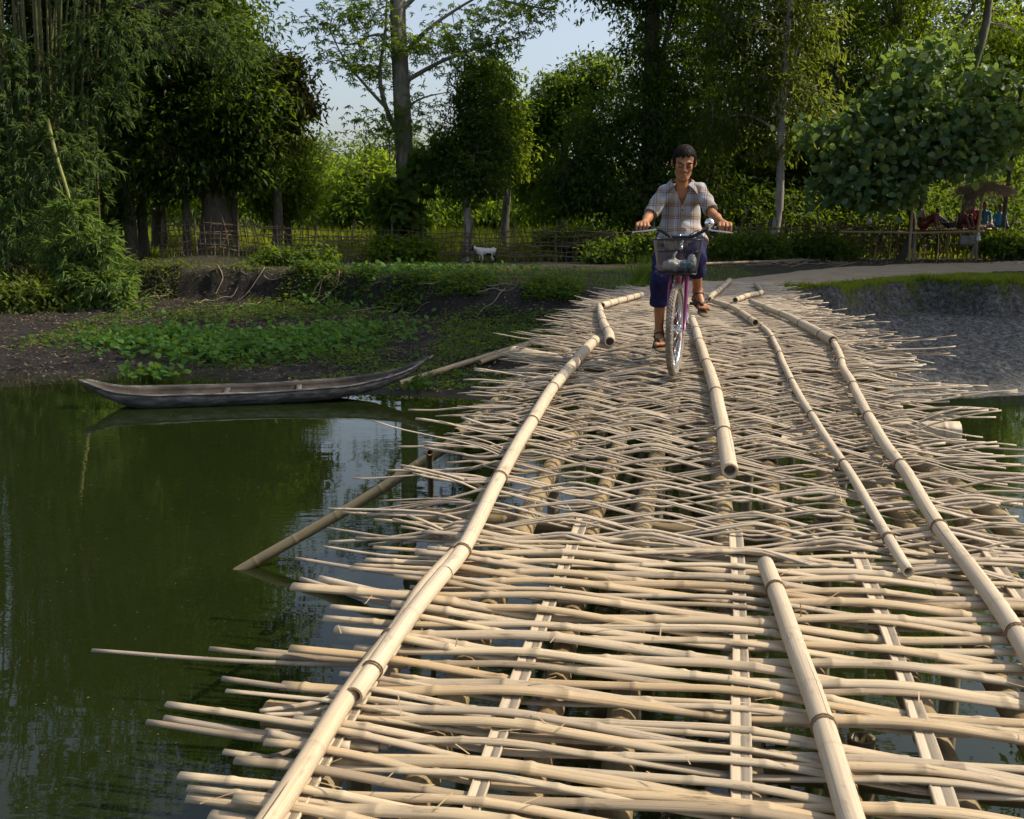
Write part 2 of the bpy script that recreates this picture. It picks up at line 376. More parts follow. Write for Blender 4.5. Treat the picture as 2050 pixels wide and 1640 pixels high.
def ground_material():
    m, n, l, p = newmat('earth')
    tc = n.new('ShaderNodeTexCoord'); at = n.new('ShaderNodeVertexColor'); at.layer_name = 'tone'
    sp = n.new('ShaderNodeSeparateColor'); l.new(at.outputs['Color'], sp.inputs['Color'])
    def noise(sc, d=6, r=.6):
        z = n.new('ShaderNodeTexNoise'); z.inputs['Scale'].default_value = sc; z.inputs['Detail'].default_value = d; z.inputs['Roughness'].default_value = r
        l.new(tc.outputs['Object'], z.inputs['Vector']); return z
    n1, n2, n3 = noise(.9), noise(7, 6, .7), noise(30, 5, .7)
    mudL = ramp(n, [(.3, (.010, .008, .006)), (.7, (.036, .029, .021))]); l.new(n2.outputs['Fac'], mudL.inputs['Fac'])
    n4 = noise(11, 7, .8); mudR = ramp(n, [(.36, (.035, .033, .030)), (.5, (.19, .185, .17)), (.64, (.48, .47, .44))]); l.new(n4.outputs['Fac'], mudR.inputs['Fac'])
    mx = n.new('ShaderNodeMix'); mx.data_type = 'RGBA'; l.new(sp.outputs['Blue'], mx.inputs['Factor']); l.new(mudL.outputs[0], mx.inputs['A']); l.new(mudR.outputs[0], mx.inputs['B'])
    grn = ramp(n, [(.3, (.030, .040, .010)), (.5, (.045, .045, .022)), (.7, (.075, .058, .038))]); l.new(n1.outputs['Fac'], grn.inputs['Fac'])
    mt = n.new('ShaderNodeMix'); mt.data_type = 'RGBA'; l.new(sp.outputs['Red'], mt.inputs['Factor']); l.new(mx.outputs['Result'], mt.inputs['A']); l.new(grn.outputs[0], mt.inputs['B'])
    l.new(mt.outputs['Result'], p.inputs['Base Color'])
    rr = n.new('ShaderNodeMapRange'); rr.inputs['From Min'].default_value = 0; rr.inputs['From Max'].default_value = 1
    rr.inputs['To Min'].default_value = .9; rr.inputs['To Max'].default_value = .32; l.new(sp.outputs['Green'], rr.inputs['Value']); l.new(rr.outputs[0], p.inputs['Roughness'])
    p.inputs['Specular IOR Level'].default_value = .4
    b = n.new('ShaderNodeBump'); b.inputs['Strength'].default_value = 1.0; b.inputs['Distance'].default_value = .12
    ad = n.new('ShaderNodeMath'); l.new(n2.outputs['Fac'], ad.inputs[0]); l.new(n3.outputs['Fac'], ad.inputs[1])
    l.new(ad.outputs[0], b.inputs['Height']); l.new(b.outputs['Normal'], p.inputs['Normal'])
    return m
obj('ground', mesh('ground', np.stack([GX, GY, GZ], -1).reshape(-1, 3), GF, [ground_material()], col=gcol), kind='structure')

# ------------------------------------------------------------------ water
def water_material():
    m, n, l, p = newmat('river_water')
    p.inputs['Base Color'].default_value = rgb(.010, .0155, .0035)
    p.inputs['Roughness'].default_value = .015; p.inputs['IOR'].default_value = 1.42
    tc = n.new('ShaderNodeTexCoord')
    def noise(sc, mpz, d=3):
        mp = n.new('ShaderNodeMapping'); mp.inputs['Scale'].default_value = mpz; l.new(tc.outputs['Object'], mp.inputs['Vector'])
        z = n.new('ShaderNodeTexNoise'); z.inputs['Scale'].default_value = sc; z.inputs['Detail'].default_value = d; l.new(mp.outputs[0], z.inputs['Vector']); return z
    a = noise(9.0, (.34, 1.5, 1), 2); c = noise(1.6, (.4, 1.3, 1), 2); msk = noise(.35, (1, 1, 1), 2)
    r = ramp(n, [(.42, (.10, .10, .10)), (.66, (1, 1, 1))]); l.new(msk.outputs['Fac'], r.inputs['Fac'])
    mu = n.new('ShaderNodeMath'); mu.operation = 'MULTIPLY'; l.new(a.outputs['Fac'], mu.inputs[0]); l.new(r.outputs['Color'], mu.inputs[1]); r.color_ramp.elements[1].color = (.7, .7, .7, 1)
    m2 = n.new('ShaderNodeMath'); m2.operation = 'MULTIPLY_ADD'; l.new(c.outputs['Fac'], m2.inputs[0]); m2.inputs[1].default_value = 1.2; l.new(mu.outputs[0], m2.inputs[2])
    b = n.new('ShaderNodeBump'); b.inputs['Strength'].default_value = 1.0; b.inputs['Distance'].default_value = .0019
    l.new(m2.outputs[0], b.inputs['Height']); l.new(b.outputs['Normal'], p.inputs['Normal'])
    return m
W = 250.0
obj('water', mesh('water', [[-W, -9, 0], [W, -9, 0], [W, 40, 0], [-W, 40, 0]], np.array([[0, 1, 2, 3]]), [water_material()]), kind='structure')

# ------------------------------------------------------------------ dirt path on the far bank
pc = resample([(3.3, 17.0), (4.4, 18.6), (6.3, 20.9), (9.2, 23.6), (13.8, 26.3), (24, 29.5), (45, 33)], 160)
pw = np.interp(np.linspace(0, 1, 160), [0, .06, .15, .3, .45, .7, 1], [.7, .9, 1.5, 1.9, 2.3, 2.3, 2.3])
tt = nrm(np.gradient(pc, axis=0)); pn = np.stack([-tt[:, 1], tt[:, 0]], -1)
K = 25; vv = np.linspace(-1, 1, K)
wob = 1 + .22 * fbm(np.linspace(0, 40, 160), np.zeros(160), 3)[:, None] * 2 * np.abs(vv)[None, :]
pxy = pc[:, None, :] + pn[:, None, :] * (pw[:, None] * wob * vv[None, :])[..., None]
pz = ground_z(pxy[..., 0], pxy[..., 1], True) + .02 + .02 * (1 - vv ** 2)[None, :] - .03 * (np.abs(vv) > .95)[None, :]
i0 = np.arange(159)[:, None] * K + np.arange(K - 1)[None, :]
obj('path', mesh('path', np.concatenate([pxy, pz[..., None]], -1).reshape(-1, 3), np.stack([i0, i0 + 1, i0 + K + 1, i0 + K], -1).reshape(-1, 4),
    [plain('path_dirt', (.33, .255, .17), .95, .22, 2.5, bump=.5, bscale=25)]), kind='structure')

# ------------------------------------------------------------------ the bridge
SK = np.array([-4, .5, 2.06, 2.81, 4.6, 6.56, 8.23, 10.5, 13.3, 17.4, 20])
ZK = np.array([.80, 1.0, 1.09, 1.146, 1.28, 1.398, 1.43, 1.40, 1.345, 1.31, 1.30])
CK = np.array([-.72, .15, .455, .60, .95, 1.335, 1.67, 2.06, 2.45, 3.55, 4.4])
sf = np.linspace(-6, 22, 1121)
def smoothk(v):
    a = np.interp(sf, SK, v); k = np.hanning(61); k /= k.sum()
    return np.convolve(np.pad(a, 30, mode='edge'), k, 'valid')
zs, cs = smoothk(ZK), smoothk(CK)
def zd(s): return np.interp(s, sf, zs)
def cx(s): return np.interp(s, sf, cs)
AX = math.radians(10.8); CA, SA = math.cos(AX), math.sin(AX)
def deck(s, u, dz=0.0):
    s = np.asarray(s, float); u = np.asarray(u, float)
    s, u, dz = np.broadcast_arrays(s, u, dz)
    return np.stack([cx(s) + u * CA, s - u * SA, zd(s) + dz], -1)
def to_su(p):
    s = p[1]
    for _ in range(8):
        u = (p[0] - cx(s)) / CA; s = p[1] + u * SA
    return s, u
def on_deck(px, py, dz):
    z = 1.3
    for _ in range(12):
        p = at_z(px, py, z); s, u = to_su(p); z = .5 * z + .5 * float(zd(np.clip(s, -5, 21)) + dz)
    return at_z(px, py, z)

bridge = thing('bamboo_bridge', 'long woven bamboo footbridge of pale split canes crossing the river', 'bridge', (1.3, 6.5, 0))
B0 = np.array([1.3, 6.5, 0.0])
def bpart(name, V, F4, F3, uv, C, mt):
    F = [F4] + ([F3] if len(F3) else [])
    return obj(name, mesh(name, V - B0, F, [mt], uv, C), bridge)

def split_piece(P, w, h, side, up, tone, arcs=5, flat=False):
    """split bamboo: convex top, flat underside, along P; side/up are unit vectors"""
    n = len(P)
    a = np.linspace(0, PI, arcs)
    if flat: sec = np.array([[.5, 0], [.5, .7], [.44, 1.1], [.36, .75], [.03, .75], [.0, .4], [-.03, .75], [-.36, .75], [-.44, 1.1], [-.5, .7], [-.5, 0]])
    else: sec = np.concatenate([np.stack([np.cos(a) * .5, np.sin(a)], -1), [[-.40, -.18], [.40, -.18]]])
    k = len(sec)
    V = P[:, None, :] + side * (sec[:, 0][None, :] * w[:, None])[..., None] + up * (sec[:, 1][None, :] * h[:, None])[..., None]
    V = V.reshape(-1, 3)
    i = np.arange(n - 1)[:, None] * k; j = np.arange(k)[None, :]; j2 = (j + 1) % k
    F4 = np.stack([i + j, i + k + j, i + k + j2, i + j2], -1).reshape(-1, 4)
    F3 = [[0, x, x + 1] for x in range(1, k - 1)] + [[(n - 1) * k, (n - 1) * k + x + 1, (n - 1) * k + x] for x in range(1, k - 1)]
    L = np.concatenate([[0], np.cumsum(np.linalg.norm(np.diff(P, axis=0), axis=1))])
    uv = np.stack(np.broadcast_arrays(L[:, None], np.broadcast_to(j / k, (n, k))), -1).reshape(-1, 2)
    C = np.repeat(tone[:, None] * np.ones((1, 3)), k, 0)
    return V, F4, np.array(F3), uv, C

TAX = np.array([SA, CA, 0.0]); UPZ = np.array([0, 0, 1.0])
def cane_geo(s0, u0, u1, w, weave, tilt, nodes=.38, step=.07, zoff=0.0, bend=0.0, thick=.5, kink=.006, arcs=5, r=rng):
    L = u1 - u0; n = max(6, int(L / step) + 1)
    u = np.linspace(u0, u1, n)
    nd = np.arange(u0 + r.uniform(.05, nodes), u1 - .03, nodes * r.uniform(.9, 1.1))
    extra = np.concatenate([nd - .016, nd - .003, nd + .004, nd + .018]) if len(nd) else np.array([])
    u = np.unique(np.clip(np.concatenate([u, extra]), u0, u1))
    fl = r.random() < .5
    uu = u - (u0 if not fl else u1)
    tap = 1 - .22 * (np.abs(uu) / L)
    ww = w * tap; hh = w * thick * tap; tone = np.ones(len(u))
    kk = np.zeros(len(u)); acc = 0
    for q in nd:
        d = (u - q); bump = np.exp(-(d / .010) ** 2)
        ww = ww * (1 + .08 * bump); hh = hh * (1 + .24 * bump); tone = tone * (1 - .50 * np.exp(-((d + .010) / .007) ** 2))
        acc = r.normal(0, kink); kk = kk + acc * np.clip(u - q, 0, None)
    ss = s0 + np.tan(tilt) * u + kk + bend * (u - .3) ** 2 + .012 * fbm(u * .7 + r.uniform(0, 99), u * 0 + r.uniform(0, 99), 1)
    P = deck(ss, u, weave(u) + zoff)
    return split_piece(P, ww, hh, TAX, UPZ, tone, arcs)

# near mat: half culms over and under flat slats
SLU = [-.95, -.53, .08, .53, 1.02, 1.45]
s = .25; i = 0
while s < 3.60:
    r = np.random.default_rng(1000 + i)
    w = r.uniform(.035, .052) * (1.0 if r.random() > .25 else .65)
    sg = 1 if i % 2 else -1
    zz = np.array([.021 * sg * (1 if k % 2 else -1) for k in range(len(SLU))])
    def weave(u, zz=zz, r=r):
        a = np.interp(u, SLU, zz); k = 6
        x = np.clip((u - SLU[0]) / (SLU[-1] - SLU[0]), 0, 1)
        base = 0
        for q in range(-k, k + 1): base = base + np.interp(u + q * .016, SLU, zz)
        return base / (2 * k + 1)
    lo = -.95 - abs(r.normal(.13, .17)); hi = 1.35 + r.uniform(.1, .5)
    if r.random() < .12: lo -= r.uniform(.15, .35)
    g = cane_geo(s, lo, hi, w, weave, math.radians(r.normal(-.4, 1.0)), nodes=r.uniform(.30, .46), step=.06, zoff=r.normal(0, .004), bend=r.normal(0, .010), thick=.34, kink=.018, arcs=7, r=r)
    bpart('half_culm', *g, M['culm'])
    if r.random() < .25:      # a thinner filler cane tucked beside it
        g = cane_geo(s + .03, lo - r.uniform(-.1, .25), hi - r.uniform(.2, 1.0), .026, lambda u: -weave(u) * .6, math.radians(r.normal(0, 1.6)), nodes=.33, zoff=-.008, bend=0, thick=.4, r=r)
        bpart('half_culm', *g, M['culm'])
    s += w * .78 + abs(r.normal(.004, .007)); i += 1
# long stray canes sticking out over the water on the left: (from px, to px)
for (a, b, w) in [((185, 1303), (820, 1335), .022), ((420, 1300), (860, 1330), .028), ((445, 1360), (800, 1392), .030), ((295, 1447), (760, 1500), .030), ((330, 1440), (780, 1495), .034),
                  ((592, 1119), (960, 1165), .026), ((602, 1160), (900, 1235), .030), ((655, 1058), (960, 1090), .018), ((648, 1095), (900, 1120), .018), ((520, 1425), (720, 1380), .024), ((530, 1432), (690, 1410), .020),
                  ((640, 1160), (930, 1215), .045), ((540, 1470), (700, 1500), .045), ((490, 1520), (620, 1490), .02)]:
    p0 = on_deck(a[0], a[1], .0); p1 = on_deck(b[0], b[1], -.01)
    P = resample([p0, .5 * (p0 + p1) + np.array([0, 0, -.012]), p1], 14); d = nrm(p1 - p0); sd = nrm(np.cross(UPZ, d))
    t = np.ones(14); t[[5, 10]] = .7
    bpart('stray_cane', *split_piece(P, np.linspace(w * .7, w, 14), np.linspace(w * .35, w * .5, 14), sd, UPZ, t), M['cane'])
# flat slats
for k, uq in enumerate(SLU):
    r = np.random.default_rng(50 + k)
    ss = np.linspace(.1, 3.72 + r.uniform(-.02, .1), 50); P = deck(ss, uq + .015 * np.sin(ss * 1.7 + k), .003)
    d = nrm(np.gradient(P, axis=0)); sd = np.cross(d, UPZ)
    n_ = 50
    V, F4, F3, uv, C = split_piece(P, np.full(n_, .050) * (1 + .12 * np.sin(ss * 5 + k)), np.full(n_, .010), np.array([CA, -SA, 0]), UPZ, np.ones(n_), flat=True)
    bpart('slat', V, F4[:, ::-1], F3[:, ::-1], uv, C, M['slat'])

# far mat: thin canes in groups, woven over and under
canes = []; s = 3.56; g_i = 0
r = np.random.default_rng(5)
while s < 17.35:
    ng = int(r.choice([2, 3, 3, 4])); ph = g_i % 2
    far = np.clip((s - 9) / 6, 0, 1)
    pitch = np.interp(s, [3.5, 6, 9, 13, 17], [.094, .086, .074, .064, .058])
    gt, gp, ge = r.normal(0, 1.9), r.normal(0, .35), r.normal(0, .10, 2)
    for q in range(ng):
        canes.append((s + (q - (ng - 1) / 2) * .027 + r.normal(0, .004), ph, gt, gp, ge))
    s += pitch * (ng / 3.0) ** .5 * r.uniform(.9, 1.1); g_i += 1
far_mb = MB(); singles = 0
for ci, (s0, ph, gt, gp, ge) in enumerate(canes):
    r = np.random.default_rng(3000 + ci)
    A = np.interp(s0, [3.5, 5.5, 8, 11, 17], [.030, .026, .021, .015, .008]) * r.uniform(.85, 1.1); p0 = PI * ph + r.normal(0, .10) + gp + 1.2 * math.sin(s0 * 1.3); per = .325 * (1 + .10 * math.sin(s0 * 2.1)); q3 = r.normal(0, .05, 2)
    far = np.clip((s0 - 8) / 8, 0, 1)
    hw = np.interp(s0, [3, 13, 17.4], [1.0, 1.02, .95])
    lo = -hw - np.clip(abs(r.normal(.34, .17)), .08, .8) * (1 - .35 * far); hi = hw + np.clip(abs(r.normal(.34, .17)), .05, .8) * (1 - .4 * far)
    if s0 > 15.5: lo = -hw * .9 - r.uniform(0, .15); hi = hw + r.uniform(.0, .2)
    wv = lambda u: A * 1.15 * np.arcsin(.975 * np.cos(PI * u / per + p0)) / 1.3467 * (1 - .75 * sstep(hw, hw + .25, np.abs(u))) + np.clip(u - hw, 0, 1) * (ge[0] + q3[0]) + np.clip(-hw - u, 0, 1) * (ge[1] + q3[1])
    st = .055 if s0 < 8 else (.07 if s0 < 12 else .10)
    near = s0 < 12.0 and singles < 300
    g = cane_geo(s0, lo, hi, r.uniform(.014, .024), wv, math.radians(gt + r.normal(0, .8)), nodes=r.uniform(.34, .5), step=st, bend=r.normal(0, .003), thick=.45, kink=.012, arcs=4 if near else 3, r=r)
    if near: bpart('cane', *g, M['cane']); singles += 1
    else: far_mb.add(g[0] - B0, g[1], g[2], g[3], g[4])
o = far_mb.build('cane_weave', M['cane_far'], bridge); o['kind'] = 'stuff'

# bamboo poles with nodes
def pole_geo(P, r0, r1, node=.34, k=12, wob=.012, hollow=.72, r=rng, split=False):
    P = np.asarray(P, float); L = np.linalg.norm(np.diff(P, axis=0), axis=1).sum()
    n = max(8, int(L / .10)); Q = resample(P, n)
    t = np.linspace(0, L, n)
    nd = np.arange(r.uniform(.08, node), L - .04, node)
    tn = np.unique(np.concatenate([t] + [nd + d for d in (-.03, -.012, -.004, .004, .014, .032)])); tn = tn[(tn >= 0) & (tn <= L)]
    Q = np.stack([np.interp(tn, t, Q[:, c]) for c in range(3)], -1)
    rad = np.interp(tn, [0, L], [r0, r1]); tone = np.ones(len(tn))
    for q in nd:
        d = tn - q; rad = rad * (1 + .05 * np.exp(-(d / .010) ** 2) - .03 * np.exp(-((d - .02) / .012) ** 2)); tone = tone * (1 - .20 * np.exp(-((d + .006) / .005) ** 2))
    Q = Q + wob * np.stack([fbm(tn * 1.3 + r.uniform(0, 50), tn * 0 + 1, 2), fbm(tn * 1.3 + r.uniform(0, 50), tn * 0 + 7, 2), tn * 0], -1) * 2
    return tube(Q, rad, k, True, tone, hollow), Q, rad, tn
def loop_geo(p, d, r, th=.0022):
    d = nrm(d); a = np.linspace(0, 2 * PI, 15); n1 = nrm(np.cross(d, [.13, .2, 1])); n2 = np.cross(d, n1)
    P = p + (np.cos(a)[:, None] * n1 + np.sin(a)[:, None] * n2) * r + d * (.006 * np.sin(a))[:, None]
    return tube(P, th, 5, False)
def rail(name, pxs, r0, r1, mt='pole', seed=1, lift=.022, ties=.95, node=.34, wob=.012, pts=None):
    r = np.random.default_rng(seed)
    P = [on_deck(x, y, lift + .5 * (r0 + r1)) for x, y in pxs] if pts is None else pts
    (V, F4, F3, uv, C), Q, rad, tn = pole_geo(P, r0, r1, node, 14, wob, r=r)
    o = bpart(name, V, F4, F3, uv, C, M[mt])
    if ties:
        for q in np.arange(.12, tn[-1], ties * r.uniform(.85, 1.15)):
            i = int(np.searchsorted(tn, q)); i = min(max(i, 1), len(Q) - 2)
            mb = MB()
            dv = nrm(Q[i + 1] - Q[i - 1])
            for dd in (0, .011): mb.add(*loop_geo(Q[i] - B0 + dv * dd, dv, rad[i] + .003))
            mb.build('binding', M['twine'], o)
    return o
LR = [(470, 1745), (560, 1615), (690, 1400), (800, 1250), (850, 1175), (935, 1085), (1010, 940), (1080, 815), (1140, 735), (1190, 681)]
rail('rail_pole', LR[:6], .028, .026, seed=11)
rail('rail_pole', [(706, 1392), (800, 1262), (872, 1168), (935, 1088), (1010, 942), (1080, 816), (1140, 736), (1190, 681)], .026, .040, seed=12, lift=.026)
rail('rail_pole', [(1200, 612), (1205, 640), (1217, 665), (1218, 684)], .032, .042, seed=13, wob=.03)
rail('rail_pole', [(1285, 590), (1240, 602), (1205, 612)], .036, .04, seed=14, ties=.4)
rail('tread_pole', [(1528, 1128), (1580, 1260), (1630, 1400), (1672, 1530), (1712, 1665), (1745, 1760)], .029, .031, seed=15, node=.30)
rail('tread_pole', [(1386, 637), (1400, 680), (1425, 760), (1445, 840), (1462, 943)], .032, .038, seed=16, node=.36)
rail('rail_pole', [(1522, 650), (1545, 675), (1590, 770), (1640, 855), (1700, 945), (1750, 1030), (1822, 1145)], .021, .020, seed=17, node=.40)
rail('rail_pole', [(1425, 602), (1462, 614), (1490, 630), (1512, 646)], .030, .034, seed=18)
rail('rail_pole', [(1668, 682), (1690, 740), (1730, 810), (1790, 915), (1850, 1010), (1910, 1090), (1975, 1185), (2050, 1312), (2110, 1410)], .024, .030, seed=19, wob=.03)
rail('rail_pole', [(1502, 602), (1545, 620), (1600, 645), (1668, 682)], .028, .042, seed=20, wob=.02)
rail('rail_pole', [(1461, 561), (1447, 575), (1425, 592), (1421, 600)], .040, .036, seed=21, ties=.5)
rail('rail_pole', [(1472, 601), (1500, 591), (1525, 585), (1512, 568)], .036, .032, seed=22, ties=.4)

# stringers under the deck
for k, uq in enumerate([-1.02, -.78, -.52, -.24, .04, .32, .60, .86, 1.1]):
    r = np.random.default_rng(80 + k)
    for s0, s1 in ((.0, 5.6), (5.2, 11.3), (10.9, 16.4)):
        ss = np.linspace(s0 + r.uniform(-.3, .3), s1 + r.uniform(-.2, .2), 9)
        r0 = r.uniform(.040, .052)
        P = deck(ss, uq + r.uniform(-.05, .05) + .03 * np.sin(ss), -.055 - r0 - r.uniform(0, .03))
        (V, F4, F3, uv, C), Q, rad, tn = pole_geo(P, r0, r0 * .9, .27, 12, .015, r=r)
        bpart('stringer', V, F4, F3, uv, C, M['stringer'])
# cross beams and posts
r = np.random.default_rng(99)
for bi, sb in enumerate([1.1, 2.6, 4.3, 6.1, 7.9, 9.8, 11.7, 13.5]):
    uu = np.linspace(-1.35, 1.40, 6); P = deck(sb + r.normal(0, .05), uu, -.215)
    (V, F4, F3, uv, C), *_ = pole_geo(P, .05, .045, .3, 12, .01, r=r); bpart('cross_beam', V, F4, F3, uv, C, M['stringer'])
    for uq in (-1.08, -.35, .42, 1.14):
        p = deck(sb + .1, uq + r.normal(0, .04), -.16); gz = float(ground_z(p[0], p[1])) - .4
        q = p + np.array([r.normal(0, .08), r.normal(0, .08), 0]); q[2] = gz
        (V, F4, F3, uv, C), *_ = pole_geo([q, p], .045, .04, .33, 10, .01, r=r); bpart('post', V, F4, F3, uv, C, M['wetpole'])
# props and outriggers at the sides
def sidepole(name, P, r0, r1, mt, seed):
    (V, F4, F3, uv, C), *_ = pole_geo(P, r0, r1, .34, 12, .01, r=np.random.default_rng(seed)); return bpart(name, V, F4, F3, uv, C, M[mt])
a = at_z(490, 1137, .0); d = on_deck(1110, 752, -.14); e = a + (a - d) * .35
sidepole('prop_pole', [e, a, at_y(745, 990, a[1] + (d[1] - a[1]) * .43), d], .037, .042, 'wetpole', 201)
sidepole('outrigger_pole', [on_deck(915, 868, -.13), on_deck(960, 832, -.11), on_deck(1060, 745, -.10), on_deck(1150, 675, -.10)], .030, .042, 'wetpole', 202)
sidepole('cross_beam', [on_deck(1030, 708, -.06), on_deck(1110, 722, -.06), on_deck(1300, 740, -.16)], .06, .058, 'pole', 203)
sidepole('cross_beam', [on_deck(1560, 885, -.16), on_deck(1800, 866, -.11), on_deck(1918, 868, -.11)], .055, .070, 'pole', 204)
sidepole('outrigger_pole', [on_deck(1650, 905, -.12), on_deck(1780, 1010, -.12), on_deck(1900, 1110, -.10), on_deck(2010, 1205, -.10)], .045, .05, 'stringer', 205)
sidepole('prop_pole', [on_deck(1800, 905, -.15), on_deck(1905, 975, -.12), on_deck(1990, 1035, -.14), on_deck(2070, 1110, -.2), on_deck(2150, 1190, -.3)], .05, .055, 'stringer', 206)
sidepole('stub_post', [on_deck(862, 905, .0), at_z(862, 1020, .55)], .018, .018, 'stringer', 207)

# dry leaf bits and bamboo fibres lying on the deck
r = np.random.default_rng(230); n_ = 420; ss = r.uniform(1.5, 12, n_); uu = r.uniform(-1.2, 1.3, n_); P = deck(ss, uu, .034 + r.uniform(0, .008, n_)) - B0
dd = nrm(np.stack([r.normal(size=n_), r.normal(size=n_), r.normal(0, .15, n_)], -1)); A_ = P - dd * r.uniform(.01, .05, n_)[:, None]; B_ = P + dd * r.uniform(.01, .05, n_)[:, None]
T_ = nrm(B_ - A_); S_ = nrm(np.cross(T_, UPZ)) * .0018; V = np.stack([A_ - S_, A_ + S_, B_ + S_, B_ - S_], 1).reshape(-1, 3); F = np.arange(n_ * 4).reshape(-1, 4)
obj('fibre_scraps', mesh('fibre_scraps', V, F, [plain('fibre', (.34, .25, .14), .9, .4, 9)], smooth=False), bridge, kind='stuff')

# ------------------------------------------------------------------ vegetation
def leaf_geo(P, D, N, L, Wd, kind='diamond'):
    """P base points, D directions, N normals; returns verts, tris"""
    D = nrm(D); N = nrm(N - D * np.sum(N * D, -1, keepdims=True)); S = np.cross(D, N)
    L = np.broadcast_to(L, (len(P),))[:, None]; Wd = np.broadcast_to(Wd, (len(P),))[:, None]
    if kind == 'diamond': sec = [(0, 0, 0), (.42, .5, .08), (1, 0, -.10), (.42, -.5, .08)]; T = [(0, 1, 2), (0, 2, 3)]
    elif kind == 'blade': sec = [(0, .5, 0), (.55, .42, .0), (1, 0, -.18), (.55, -.42, .0), (0, -.5, 0)]; T = [(0, 1, 4), (1, 3, 4), (1, 2, 3)]
    elif kind == 'round': sec = [(0, 0, .03), (-.04, .30, .02), (.30, .52, .05), (.72, .40, .0), (1.04, 0, -.08), (.72, -.40, .0), (.30, -.52, .05), (-.04, -.30, .02)]; T = [(0, 1, 2), (0, 2, 3), (0, 3, 4), (0, 4, 5), (0, 5, 6), (0, 6, 7)]
    V = np.stack([P + D * L * a + S * Wd * b + N * L * c for a, b, c in sec], 1)
    k = len(sec); T = np.array(T)
    F = (np.arange(len(P))[:, None, None] * k + T[None]).reshape(-1, 3)
    return V.reshape(-1, 3), F
def rdir(r, n): return nrm(r.normal(size=(n, 3)))
def blob_points(r, blobs, n, shell=.45):
    b = np.array(blobs, float); w = (b[:, 3] * b[:, 4] * b[:, 5]) ** .67; w /= w.sum()
    k = r.choice(len(b), n, p=w); d = rdir(r, n)
    ph = r.uniform(0, 6.28, (len(b), 3)); fr = r.uniform(1.6, 3.4, (len(b), 3))
    lob = 1 + .16 * np.sin(fr[k, 0] * d[:, 0] * 2 + ph[k, 0]) + .14 * np.sin(fr[k, 1] * d[:, 1] * 2 + fr[k, 2] * d[:, 2] * 2 + ph[k, 1])
    rad = r.random(n) ** shell * lob
    return b[k, :3] + d * b[k, 3:6] * rad[:, None], nrm(d / b[k, 3:6])
def foliage(r, blobs, n, per, rc, L, Wd, kind='diamond', droop=.3, shell=.45, flat=.5, spread=1.0, palm=0, up=.8):
    c, o = blob_points(r, blobs, n, shell)
    m = n * per; idx = np.repeat(np.arange(n), per)
    sz = r.uniform(.7, 1.35, n)[idx]
    p = c[idx] + r.normal(size=(m, 3)) * np.array([1, 1, flat]) * (rc * sz)[:, None] * .6
    oo = o[idx]
    if palm:
        ax = nrm(oo * .6 + rdir(r, m) * .7 + np.array([0, 0, -droop])); nn = nrm(np.array([0, 0, 1.0]) * up + rdir(r, m) * .45)
        nn = nrm(nn - ax * np.sum(ax * nn, -1, keepdims=True)); sd = np.cross(ax, nn)
        th = np.linspace(-1.75, 1.75, palm); Vs, Ds, Ns = [], [], []
        for t in th:
            Vs.append(p); Ds.append(ax * np.cos(t) + sd * np.sin(t) - nn * .25); Ns.append(nn)
        p = np.concatenate(Vs); d = np.concatenate(Ds); nn = np.concatenate(Ns)
        ll = L * r.uniform(.75, 1.2, len(p)); V, F = leaf_geo(p, d, nn, ll, Wd * ll / L, kind)
    else:
        d = nrm(oo * .55 + rdir(r, m) * .8 * spread + np.array([0, 0, -droop])); nn = nrm(np.array([0, 0, 1.0]) * up + oo * .3 + rdir(r, m) * .55)
        ll = L * r.uniform(.65, 1.3, m); V, F = leaf_geo(p, d, nn, ll, Wd * ll / L, kind)
    return V, F, c
def sticks(A, B, ra, rb):
    """straight three-sided twigs, vectorised"""
    A = np.asarray(A, float); B = np.asarray(B, float); n = len(A)
    T = nrm(B - A); N = nrm(np.cross(T, np.array([.31, .77, .55]))); Bn = np.cross(T, N)
    M_ = (A + B) / 2 + np.array([0, 0, .04]) * np.linalg.norm(B - A, axis=1, keepdims=True)
    a = np.arange(3) * 2 * PI / 3; rg = np.cos(a)[None, :, None] * N[:, None] + np.sin(a)[None, :, None] * Bn[:, None]
    ra = np.broadcast_to(ra, (n,))[:, None, None]; rb = np.broadcast_to(rb, (n,))[:, None, None]
    V = np.concatenate([A[:, None] + rg * ra, M_[:, None] + rg * (ra + rb) / 2, B[:, None] + rg * rb], 1)
    q = []
    for b_ in (0, 3):
        for k in range(3): q.append([b_ + k, b_ + (k + 1) % 3, b_ + 3 + (k + 1) % 3, b_ + 3 + k])
    F = (np.arange(n)[:, None, None] * 9 + np.array(q)[None]).reshape(-1, 4)
    return V.reshape(-1, 3), F
